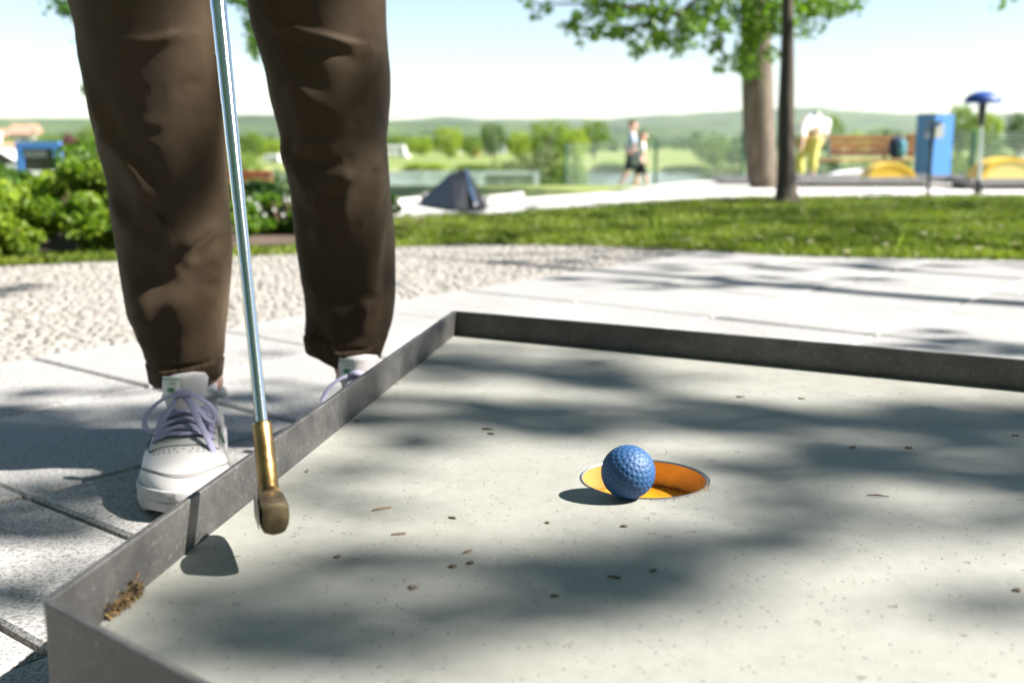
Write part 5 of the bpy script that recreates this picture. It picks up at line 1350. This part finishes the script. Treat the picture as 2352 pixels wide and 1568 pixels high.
# --- trousers: each leg lofted through the outlines seen, with folds on the surface
def Z2D(x, y): return (117.6 + .5625 * x, .5625 * y)
LL = [(-200, 60), (0, 85), (100, 112), (200, 130), (300, 155), (400, 172), (500, 183), (600, 197), (700, 225), (780, 245), (900, 258), (1000, 275), (1100, 292), (1200, 308), (1270, 320), (1350, 358), (1420, 384), (1500, 400), (1560, 412)]
LR = [(-200, 652), (0, 662), (200, 676), (300, 686), (400, 693), (500, 703), (600, 712), (700, 716), (800, 720), (880, 724), (950, 733), (1050, 735), (1150, 727), (1300, 715), (1390, 706), (1430, 705), (1500, 698), (1560, 692)]
RL = [(-200, 790), (0, 805), (100, 820), (200, 853), (300, 882), (400, 898), (500, 925), (560, 943), (650, 950), (700, 968), (800, 985), (900, 990), (1000, 1000), (1100, 1018), (1200, 1038), (1300, 1042), (1400, 1038), (1440, 1040), (1500, 1100)]
RR = [(-200, 1362), (0, 1366), (100, 1368), (200, 1375), (300, 1385), (400, 1385), (500, 1376), (560, 1368), (650, 1375), (700, 1378), (800, 1385), (900, 1398), (1000, 1404), (1100, 1406), (1200, 1406), (1300, 1396), (1370, 1374), (1430, 1352), (1500, 1330)]
def edge(tab, yD):
    z = yD / .5625
    # smoothed interpolation
    return 117.6 + .5625 * (interp(tab, z - 22) + 2 * interp(tab, z) + interp(tab, z + 22)) / 4
def seg_d(px, py, line):
    best = (1e9, 0, 0)
    L = 0
    for (a, b), (c, d_) in zip(line, line[1:]):
        vx, vy = c - a, d_ - b; l2 = vx * vx + vy * vy; t_ = clamp(((px - a) * vx + (py - b) * vy) / l2)
        qx, qy = a + vx * t_, b + vy * t_; d2 = math.hypot(px - qx, py - qy)
        if d2 < best[0]: best = (d2, ((px - a) * vy - (py - b) * vx) / math.sqrt(l2), 0)
        end = min(math.hypot(px - line[0][0], py - line[0][1]), math.hypot(px - line[-1][0], py - line[-1][1]))
    return best[0], best[1], end
ZD = lambda *p: [Z2D(*q) for q in p]
# (polyline, amplitude m, width px, asym)
FOLD_L = [(ZD((120, 190), (180, 340), (235, 460), (300, 590), (400, 700), (470, 830)), .0085, 26, .9),
          (ZD((250, 790), (330, 880), (450, 980)), .005, 15, .6),
          (ZD((720, 885), (640, 955), (560, 1010)), .006, 16, .6), (ZD((735, 930), (680, 985), (600, 1060)), -.004, 14, 0),
          (ZD((370, 190), (480, 185), (600, 150)), .003, 10, .5), (ZD((590, 380), (660, 320)), -.003, 12, 0),
          (ZD((470, 540), (500, 640), (560, 760)), .0022, 22, 0), (ZD((590, 600), (620, 660)), -.002, 8, 0),
          (ZD((700, 1000), (715, 1100), (705, 1200)), .002, 8, .5), (ZD((360, 1330), (470, 1240), (600, 1190), (700, 1150)), .0045, 34, .4),
          (ZD((420, 1080), (520, 1130), (690, 1120)), -.004, 26, 0), (ZD((330, 1130), (420, 1230), (430, 1340)), .003, 26, 0),
          (ZD((260, 560), (330, 700), (420, 900)), -.006, 34, 0), (ZD((640, 480), (700, 460)), -.0025, 9, 0)]
FOLD_R = [(ZD((985, 120), (1100, 160), (1230, 195), (1310, 205)), .0048, 12, .8), (ZD((990, 150), (1120, 200), (1260, 235)), -.003, 16, 0),
          (ZD((1000, 330), (1120, 430), (1260, 500)), .003, 20, .4), (ZD((930, 560), (990, 640), (1060, 740), (1100, 800)), .0045, 16, .5),
          (ZD((1010, 610), (1090, 585), (1160, 610)), .004, 12, .5), (ZD((1030, 650), (1130, 660), (1220, 655)), -.005, 12, 0),
          (ZD((1365, 570), (1310, 660), (1260, 710), (1190, 750)), .0055, 16, .7), (ZD((1380, 700), (1340, 800), (1310, 880)), .004, 12, .6),
          (ZD((1180, 800), (1240, 760), (1330, 700)), .004, 30, .2), (ZD((1380, 850), (1350, 960), (1330, 1100), (1310, 1200)), .006, 18, .7),
          (ZD((1040, 1090), (1100, 1180), (1180, 1250), (1270, 1250), (1330, 1200)), .006, 26, .5), (ZD((1120, 950), (1150, 1060), (1200, 1180)), -.006, 50, 0),
          (ZD((1040, 1300), (1060, 1380), (1040, 1430)), .006, 16, .5), (ZD((1090, 1330), (1110, 1420)), -.007, 18, 0), (ZD((950, 560), (985, 760), (1000, 900)), .003, 14, 0)]
hemL = [(330, 868), (347, 870), (378, 878), (420, 874), (505, 864), (520, 862)]
hemR = [(690, 806), (700, 808), (722, 802), (759, 815), (787, 837), (843, 836), (871, 818), (888, 800)]
def leg_mesh(mb, LT, RT, Yb, Yt_, folds, hem, top_y, depth, seed):
    n = 150; rows = 230; idx0 = len(mb.v)
    for j in range(rows + 1):
        v = j / rows
        for i in range(n):
            th = 2 * PI * i / n; cs, sn = math.cos(th), math.sin(th)
            yn = top_y + v * (845 - top_y)                                 # nominal row for the outline
            xl_, xr_ = edge(LT, yn), edge(RT, yn)
            xf = (xl_ + xr_) / 2 + (xr_ - xl_) / 2 * cs
            hy = interp(hem, xf); yD = top_y + v * (hy - top_y)
            Yc = Yt_ + (Yb - Yt_) * sm(-.1, 1, v)
            xl_, xr_ = edge(LT, yD), edge(RT, yD)
            L_, R_ = pty(xl_, yD, Yc), pty(xr_, yD, Yc)
            a = (R_.x - L_.x) / 2; cx = (L_.x + R_.x) / 2; b = a * depth * (1 + .10 * math.sin(v * 7 + seed))
            e = .92
            px = cx + a * math.copysign(abs(cs) ** e, cs); py = Yc - b * math.copysign(abs(sn) ** e, sn); pz = L_.z
            X, Yq = xf, yD
            # displacement along outward normal
            d_ = 0; front = sm(-.35, .1, sn)
            if front > 0:
                for line, amp, wd, asym in folds:
                    wd = wd * 1.3
                    dist, sgn, end = seg_d(X, Yq, line)
                    if dist < wd * 3.2:
                        w_ = wd * (1 - .45 * asym if sgn > 0 else 1 + .5 * asym)
                        fade = sm(0, 55, end + 18)
                        d_ += 1.3 * amp * math.exp(-(dist / w_) ** 2) * fade
                d_ *= front * (.35 + .65 * abs(sn))
            q = Vector((px * 1.0, py, pz))
            d_ += .0030 * mnoise.noise((th * 2.1 + pz * 3 + seed, pz * 4.2, seed)) * (.4 + .6 * abs(sn))
            d_ += .0012 * mnoise.fractal((q.x * 16 + seed, q.y * 16, q.z * 9), 1, 2, 3)
            d_ += .0012 * mnoise.noise((q.x * 45 + q.z * 30, q.y * 45, q.z * 38 + seed)) * sm(.5, 1, v)
            # hem seam
            hd = (hy - yD)
            if hd < 70: d_ += -.0034 * math.exp(-((hd - 44) / 3.4) ** 2) + .0018 * sm(44, 38, hd) + .0004 * math.sin(th * 34 + 3 * math.sin(th * 5)) * math.exp(-((hd - 38) / 12) ** 2)
            nx_, ny_ = cs, -sn
            edge_k = abs(sn) ** .5 if d_ < 0 else (.25 + .75 * abs(sn))
            mb.v.append((px + nx_ * d_ * edge_k, py + ny_ * d_, pz))
    for j in range(rows):
        for i in range(n):
            a = idx0 + j * n + i; b = idx0 + j * n + (i + 1) % n
            mb.f.append((a, a + n, b + n, b)); mb.m.append(0)
    # inner lip
    base = idx0 + rows * n; k0 = len(mb.v); cx = sum(mb.v[base + i][0] for i in range(n)) / n; cy = sum(mb.v[base + i][1] for i in range(n)) / n
    for dz, kk in ((.0, .96), (.03, .93)):
        for i in range(n):
            x, y, z = mb.v[base + i]; mb.v.append((cx + (x - cx) * kk, cy + (y - cy) * kk, z + dz))
    for lo, hi in ((base, k0), (k0, k0 + n)):
        for i in range(n): mb.f.append((lo + i, hi + i, hi + (i + 1) % n, lo + (i + 1) % n)); mb.m.append(0)
mb = MB()
leg_mesh(mb, LL, LR, YL + .02, YL - .05, FOLD_L, hemL, -100, .80, 1.3)
leg_mesh(mb, RL, RR, YR + .03, YR - .05, FOLD_R, hemR, -100, .80, 4.1)
# hip part above the frame
def oval(cx, cy, z, a, b, n=40): return [Vector((cx + a * math.cos(2 * PI * k / n), cy + b * math.sin(2 * PI * k / n), z)) for k in range(n)]
tl = pty(edge(LL, -100), -100, YL - .05); tr_ = pty(edge(LR, -100), -100, YL - .05); tl2 = pty(edge(RL, -100), -100, YR - .05); tr2 = pty(edge(RR, -100), -100, YR - .05)
z0 = tl.z - .01
mb.loft([oval((tl.x + tr_.x) / 2, YL - .05, z0, (tr_.x - tl.x) / 2 * .97, .07), oval((tl.x + tr_.x) / 2 + .01, YL - .0, .72, .098, .098), oval(-.33, YL + .08, .80, .10, .11), oval(-.29, YL + .12, .86, .13, .12)], False, False)
mb.loft([oval((tl2.x + tr2.x) / 2, YR - .05, z0, (tr2.x - tl2.x) / 2 * .97, .07), oval((tl2.x + tr2.x) / 2 - .01, YR - .0, .72, .098, .098), oval(-.25, YR + .04, .80, .10, .11), oval(-.28, YR + .05, .86, .13, .12)], False, False)
mb.loft([oval(-.285, 1.385, .79, .17, .125), oval(-.285, 1.40, .88, .185, .14), oval(-.285, 1.41, .97, .16, .125), oval(-.285, 1.40, 1.03, .15, .115)], True, True)
tr = mb.build('trousers', TWILL, pl, True)
# hem stitching
for hem, LT, RT, Yc, dp, nm in ((hemL, LL, LR, YL + .02, .8, 'hem_stitching'), (hemR, RL, RR, YR + .03, .8, 'hem_stitching')):
    mb = MB()
    for i in range(64):
        def P_(th):
            cs, sn = math.cos(th), math.sin(th)
            xl_, xr_ = edge(LT, 800), edge(RT, 800); xf = (xl_ + xr_) / 2 + (xr_ - xl_) / 2 * cs; hy = interp(hem, xf) - 44
            xl_, xr_ = edge(LT, hy), edge(RT, hy); L_, R_ = pty(xl_, hy, Yc), pty(xr_, hy, Yc); a = (R_.x - L_.x) / 2
            return Vector(((L_.x + R_.x) / 2 + a * cs * 1.003, Yc - a * dp * sn * 1.006 - .0004, L_.z))
        th = PI * (i + .1) / 64; mb.tube([P_(th), P_(th + PI / 64 * .62)], .0004, 5)
    sub_ = mb.build(nm, THREAD, tr); tag(sub_, kind='stuff')

# --- body (mostly above the frame)
hand = S0 + SD * .76
def LC(k, y):
    T0, T1, a, b = ((LL, LR, YL - .05, YL + .02), (RL, RR, YR - .05, YR + .03))[k]
    Yc = a + (b - a) * sm(-.1, 1, (y + 100) / 950); q = pty((edge(T0, y) + edge(T1, y)) / 2, y, Yc); return (q.x, q.y + .01, q.z)
J = [((-.285, 1.41, .92), .11), ((-.285, 1.37, 1.12), .12), ((-.285, 1.29, 1.32), .14), ((-.285, 1.23, 1.45), .06), ((-.285, 1.17, 1.53), .055), ((-.285, 1.12, 1.62), .095), ((-.285, 1.10, 1.70), .075),
     ((-.12, 1.24, 1.38), .055), ((-.10, 1.16, 1.12), .043), (tuple(hand + Vector((.05, .03, .09))), .033), (tuple(hand + Vector((.022, .012, .02))), (.024, .034)),
     ((-.45, 1.24, 1.38), .055), ((-.50, 1.15, 1.13), .043), (tuple(hand + Vector((-.06, .03, .05))), .033), (tuple(hand + Vector((-.024, .012, -.05))), (.024, .034)),
     ((-.36, 1.38, .86), .075), (LC(0, 0), .046), (LC(0, 400), .042), (LC(0, 810), .031), ((-.388, 1.315, .075), .034),
     ((-.23, 1.40, .86), .075), (LC(1, 0), .046), (LC(1, 400), .042), (LC(1, 780), .031), ((-.197, 1.39, .075), .034),
     ((-.285, 1.02, 1.60), .018)]
E_ = [(0, 1), (1, 2), (2, 3), (3, 4), (4, 5), (5, 6), (2, 7), (7, 8), (8, 9), (9, 10), (2, 11), (11, 12), (12, 13), (13, 14), (0, 15), (15, 16), (16, 17), (17, 18), (18, 19), (0, 20), (20, 21), (21, 22), (22, 23), (23, 24), (5, 25)]
for hi, sx in ((10, 1), (14, -1)):
    hc = Vector(J[hi][0])
    for k in range(4):
        off = SD * (-.030 + .018 * k); n0 = len(J)
        J += [(tuple(hc + off + Vector((sx * .006, -.022, -.004))), .0095), (tuple(hc + off + Vector((-sx * .018, -.034, -.006))), .0088), (tuple(hc + off + Vector((-sx * .034, -.020, -.006))), .0078)]
        E_ += [(hi, n0), (n0, n0 + 1), (n0 + 1, n0 + 2)]
    n0 = len(J); J += [(tuple(hc + Vector((-sx * .004, .018, .0))), .011), (tuple(hc + Vector((-sx * .022, .012, -.03))), .0095)]; E_ += [(hi, n0), (n0, n0 + 1)]
skin_obj('body', J, E_, SKIN, pl)
skin_obj('shirt', [((-.285, 1.41, .98), .15), ((-.285, 1.37, 1.14), .145), ((-.285, 1.29, 1.33), .16), ((-.285, 1.25, 1.42), .09), ((-.12, 1.24, 1.38), .075), ((-.10, 1.18, 1.2), .06), ((-.45, 1.24, 1.38), .075), ((-.49, 1.18, 1.2), .06)],
         [(0, 1), (1, 2), (2, 3), (2, 4), (4, 5), (2, 6), (6, 7)], CL_WHITE, pl)
skin_obj('hair', [((-.285, 1.13, 1.66), .10), ((-.285, 1.17, 1.72), .07), ((-.285, 1.20, 1.58), .07)], [(0, 1), (0, 2)], HAIR, pl)

# --- shoes
def shoe(ankle, heading, parent, label, detail=True, pitch=0.0):
    """local frame: +y to the toe, x across, z up; ankle axis at the origin"""
    sh = bpy.data.objects.new('shoe', None)
    M = Matrix.Translation(Vector(ankle)) @ Matrix.Rotation(heading, 4, 'Z')
    HW = [(-.078, .012), (-.074, .022), (-.06, .031), (-.03, .034), (.02, .034), (.07, .0385), (.12, .0475), (.155, .0490), (.18, .0435), (.20, .033), (.212, .021), (.219, .006)]
    OFS = [(-.08, 0), (.05, .002), (.12, .0), (.18, -.004), (.22, -.008)]
    TOP = [(-.078, .058), (-.06, .080), (-.03, .088), (.0, .092), (.04, .098), (.07, .0925), (.10, .077), (.13, .062), (.155, .0545), (.18, .0495), (.20, .042), (.212, .0345), (.219, .0285)]
    ZS = .027
    def up(y, s_, off=0.0):
        """upper surface, s_ in -1..1 across"""
        w_ = interp(HW, y) * .985 ; top = interp(TOP, y); h = max(.002, top - ZS)
        a = s_ * PI / 2; pk = .62 if y > .10 else .62 + .12 * sm(.10, .04, y)
        flatn = .72 + .15 * sm(.12, .04, y)
        x = w_ * math.copysign(abs(math.sin(a)) ** flatn, a); z = ZS + h * max(0, math.cos(a)) ** pk
        if y < .09: x *= 1 - .30 * sm(.3, 1, (z - ZS) / h) * sm(.10, .03, y)
        p = Vector((x + interp(OFS, y), y, z))
        if off:
            e = 1e-3; dy = up(min(y + e, .2185), s_) - up(y - e, s_); ds = up(y, min(1, s_ + .01)) - up(y, max(-1, s_ - .01))
            nn = ds.cross(dy)
            if nn.length > 1e-12:
                nn.normalize()
                if nn.z < 0: nn = -nn
                p += nn * off
        return p
    def B(mb, name, mat, par, smooth=True, ang_=None):
        mb.v = [tuple(M @ Vector(v)) for v in mb.v]; o = mb.build(name, mat, par, smooth)
        return smooth_mod(o, ang_) if ang_ else o
    ysn = [-.0779 + (.2968) * (k / 70) for k in range(71)]
    mb = MB(); mb.loft([[up(y, -1 + 2 * i / 40) for i in range(41)] for y in ysn], False, False, False)
    root = B(mb, 'shoe', LEATHER, parent); root['label'] = label
    # sole (rubber cupsole with a groove line)
    rings = []; m_ = 96
    outl = []
    for k in range(m_):
        a = 2 * PI * k / m_; y = .0705 - .1485 * math.cos(a)
        hw = interp(HW, y); sgn = 1 if a < PI else -1
        outl.append((sgn * max(hw, .002), y))
    for kx, z in ((.90, .0), (1.02, .002), (1.055, .008), (1.05, .017), (1.03, .0185), (1.03, .0195), (1.055, .0205), (1.055, .0275), (1.04, .0295), (.99, .030)):
        rings.append([Vector((x * kx + interp(OFS, y), .0705 + (y - .0705) * (1 + (kx - 1) * .45), z + .010 * sm(.17, .23, y) * (z < .005) + .003 * sm(.15, .22, y))) for x, y in outl])
    mb = MB().loft(rings); B(mb, 'sole', SOLE, root, True, 35)
    if not detail:
        pass
    # seams: toe cap line
    def line(pts, r, name, mat, stuff=False):
        mb = MB(); mb.tube([up(y, s_, .0004) for y, s_ in pts], r, 6); o = B(mb, name, mat, root)
        return o
    line([(.199 - .075 * abs(q) ** 2.0, q) for q in [-.95 + 1.9 * k / 30 for k in range(31)]], .0006, 'toe_seam', SEAM)
    line([(.1955 - .075 * abs(q) ** 2.0, q) for q in [-.95 + 1.9 * k / 30 for k in range(31)]], .00045, 'toe_seam', SEAM)
    # eyestay overlay
    mb = MB()
    for sg in (-1, 1):
        rr_ = [[up(y, sg * (a + (b_ - a) * q / 5), .0012 if 0 < q < 5 else -.0006) for q in range(6)] for y, a, b_ in [(.128 - .008 * 0 - .0865 * k / 14, interp([(.04, .34), (.11, .24), (.13, .10)], .128 - .0865 * k / 14), interp([(.04, .66), (.11, .56), (.129, .52)], .128 - .0865 * k / 14)) for k in range(15)]]
        if sg < 0: rr_ = [list(reversed(r)) for r in rr_]
        mb.loft(rr_, False, False, False)
    rr_ = [[up(y, -.50 + 1.0 * q / 16, .0014 if 0 < k < 4 else -.0006) for q in range(17)] for k, y in enumerate((.135, .1335, .128, .121, .1195))]
    mb.loft(rr_, False, False, False)
    B(mb, 'eyestay', LEATHER, root)
    for q0, q1 in (((.1318, -.47), (.1318, .47)),): line([(q0[0], q0[1] + (q1[1] - q0[1]) * k / 16) for k in range(17)], .0004, 'stitching', SEAM)
    line([(.136, -.50 + 1.0 * k / 16) for k in range(17)], .0010, 'panel_edge', SEAM)
    for sg in (-1, 1): line([(.136 - .095 * k / 14, sg * interp([(.04, .67), (.11, .57), (.136, .50)], .136 - .095 * k / 14)) for k in range(15)], .0009, 'panel_edge', SEAM)
    # perforations
    mb = MB()
    for row, (yy, n_) in enumerate(((.142, 13), (.148, 11))):
        for k in range(n_):
            q = -.42 + .84 * (k + .5 * (row % 2)) / (n_ - 1)
            if q > .46: continue
            c = up(yy - .02 * q * q, q, .0003); mb.lathe([(.00001, 0), (.0011, 0.0001), (.0011, -.0004)], c, 7)
    tag(B(mb, 'perforations', HOLEB, root, False), kind='stuff')
    # tongue: padded, rising in front of the ankle
    mb = MB(); rings = []
    for k in range(15):
        q = k / 14; y = .088 - .014 * q + .003 * sm(.7, 1, q); z = .078 + .050 * q
        w_ = interp([(0, .018), (.5, .024), (.8, .027), (.93, .024), (1, .015)], q); th_ = interp([(0, .003), (.6, .006), (.85, .009), (1, .005)], q)
        ring = []
        for i in range(24):
            a = 2 * PI * i / 24; xx = w_ * math.copysign(abs(math.cos(a)) ** .8, math.cos(a)); ring.append(Vector((xx + .002, y - abs(xx) ** 2 * 22 + math.sin(a) * th_ * .7, z + math.sin(a) * th_ * .7 - xx * .12)))
        rings.append(ring)
    mb.loft(rings); tg = B(mb, 'tongue', TERRY, root, True, 60)
    # printed cloth label on the tongue (viewer's left side)
    def tongue_pt(u, q, off):
        y = .088 - .014 * q + .003 * sm(.7, 1, q); z = .078 + .050 * q; th_ = interp([(0, .003), (.6, .006), (.85, .009), (1, .005)], q)
        return Vector((u + .002, y - u * u * 22 + th_ * .7 + off, z + th_ * .7 + off * .5 - u * .12))
    mb = MB(); mb.loft([[tongue_pt(.0245 - .021 * i / 5, .50 + .42 * k / 5, .0007) for i in range(6)] for k in range(6)], False, False, False)
    lab = B(mb, 'cloth_label', CL_WHITE, tg)
    if detail:
        def word(txt, u0, q0, size):
            cu = bpy.data.curves.new('t', 'FONT'); cu.body = txt; cu.size = 1; cu.align_x = 'CENTER'; ob = bpy.data.objects.new('t', cu); COL.objects.link(ob)
            dg = bpy.context.evaluated_depsgraph_get(); me = bpy.data.meshes.new_from_object(ob.evaluated_get(dg)); bpy.data.objects.remove(ob)
            for v in me.vertices: v.co = M @ tongue_pt(u0 - v.co.x * size, q0 + v.co.y * size / .060, .0011)
            o = link('lettering', me, PRINTG, tg, False)
        word('Reebok', .0145, .80, .0068); word('CLASSIC', .0145, .72, .0038)
        mb = MB(); mb.add([tongue_pt(.0145 + .007 * math.cos(a) * (1 if k % 2 else .45), .61 + .08 * math.sin(a) * (1 if k % 2 else .45), .0011) for k, a in enumerate([2 * PI * i / 16 for i in range(16)])], [tuple(range(16))]); B(mb, 'emblem', PRINTG, tg, False)
    # laces
    ROW = [(.121, .40), (.110, .42), (.099, .45), (.088, .48), (.077, .50)]
    def lc(pts, name='lace', r=.0034, fl=.26):
        P_ = [Vector(p) for p in pts]
        if name in ('bow_loop', 'lace_end'): P_ = [kn + Vector(((p - kn).x * .8, (p - kn).y * .9, (p - kn).z * .85 - .0022 * abs((p - kn).x) / .01)) for p in P_]
        Q = []
        for i in range(len(P_) - 1):
            p0, p1, p2, p3 = P_[max(i - 1, 0)], P_[i], P_[i + 1], P_[min(i + 2, len(P_) - 1)]
            for k in range(6):
                t_ = k / 6; Q.append(.5 * ((2 * p1) + (-p0 + p2) * t_ + (2 * p0 - 5 * p1 + 4 * p2 - p3) * t_ ** 2 + (-p0 + 3 * p1 - 3 * p2 + p3) * t_ ** 3))
        Q.append(P_[-1]); mb = MB(); mb.tube(Q, r, 8, flat=fl, up=(0, .45, .9)); return B(mb, name, LACE, root)
    for k, (y, q) in enumerate(ROW):
        arc = [up(y + .002 * math.sin(a_ * 3), s_, .0030 + .0028 * (1 - (s_ / q) ** 2)) for a_, s_ in enumerate([-q + 2 * q * i / 6 for i in range(7)])]
        if k == 0: lc(arc)
        else:
            y0, q0_ = ROW[k - 1]
            lc([up(y0 - .004, -q0_, .001), up((y + y0) / 2, -q * .45, .0040), up((y + y0) / 2 - .003, 0, .0060), up(y, q * .6, .0040), up(y, q, .0018)])
            lc([up(y0 - .004, q0_, .001), up((y + y0) / 2 - .001, q * .45, .0055), up((y + y0) / 2 - .004, 0, .0075), up(y - .001, -q * .6, .0052), up(y, -q, .0018)])
    mb = MB()
    for y, q in ROW:
        for sg in (-1, 1): c = up(y, sg * q * 1.02, .0006); mb.lathe([(.0010, 0), (.0022, .0008), (.0026, 0), (.0022, -.001)], c, 10)
    B(mb, 'eyelets', SEAM, root)
    kn = up(.066, 0, .010) + Vector((0, .034, .008))
    lc([kn + Vector((-.008, 0, .0)), kn + Vector((0, .004, .003)), kn + Vector((.008, 0, 0))], 'knot', .005, .7)
    # in the local frame +x is the viewer's left once the toe points at the camera
    lc([kn, kn + Vector((.020, .002, .003)), kn + Vector((.040, .004, -.004)), kn + Vector((.052, .010, -.018)), kn + Vector((.047, .016, -.031)), kn + Vector((.034, .018, -.032)), kn + Vector((.022, .014, -.019)), kn + Vector((.010, .006, -.005)), kn], 'bow_loop', .0032)
    lc([kn, kn + Vector((-.018, .002, .002)), kn + Vector((-.036, .004, -.004)), kn + Vector((-.045, .010, -.014)), kn + Vector((-.042, .014, -.024)), kn + Vector((-.032, .014, -.022)), kn + Vector((-.018, .010, -.010)), kn + Vector((-.006, .004, -.002)), kn], 'bow_loop', .0032)
    lc([kn, kn + Vector((-.012, .010, -.010)), kn + Vector((-.024, .024, -.026)), kn + Vector((-.036, .040, -.042)), kn + Vector((-.046, .052, -.060)), kn + Vector((-.050, .062, -.074))], 'lace_end', .0036)
    # collar pad and side panel
    mb = MB(); mb.tube([Vector((.034 * math.cos(a), -.012 + .052 * math.sin(a), .084 + .010 * max(0, math.sin(a)))) for a in [2 * PI * k / 28 for k in range(29)]], .0055, 8); B(mb, 'collar', LEATHER, root)
    for sg in (-1, 1): line([(.125 - .10 * k / 12, sg * (.60 + .28 * (k / 12))) for k in range(13)], .0006, 'side_seam', SEAM)
    for sg in (-1, 1): line([(.105 - .075 * k / 12, sg * (.76 + .08 * (k / 12))) for k in range(13)], .0016, 'side_stripe', PRINTG)
    # sock
    mb = MB(); mb.loft([[Vector((rx * math.cos(a), -.008 + ry * math.sin(a), z)) for a in [2 * PI * k / 24 for k in range(24)]] for rx, ry, z in ((.028, .040, .05), (.028, .038, .085), (.029, .036, .100))]); B(mb, 'sock', CL_WHITE, root)
    return root
aL = pt(447, 985); 
shoe((-.394, 1.286, 0), math.radians(180 + 11), pl, 'white leather trainer in front')
shoe((-.197, 1.392, 0), math.radians(180 + 4), pl, 'white leather trainer partly behind the steel border', True)
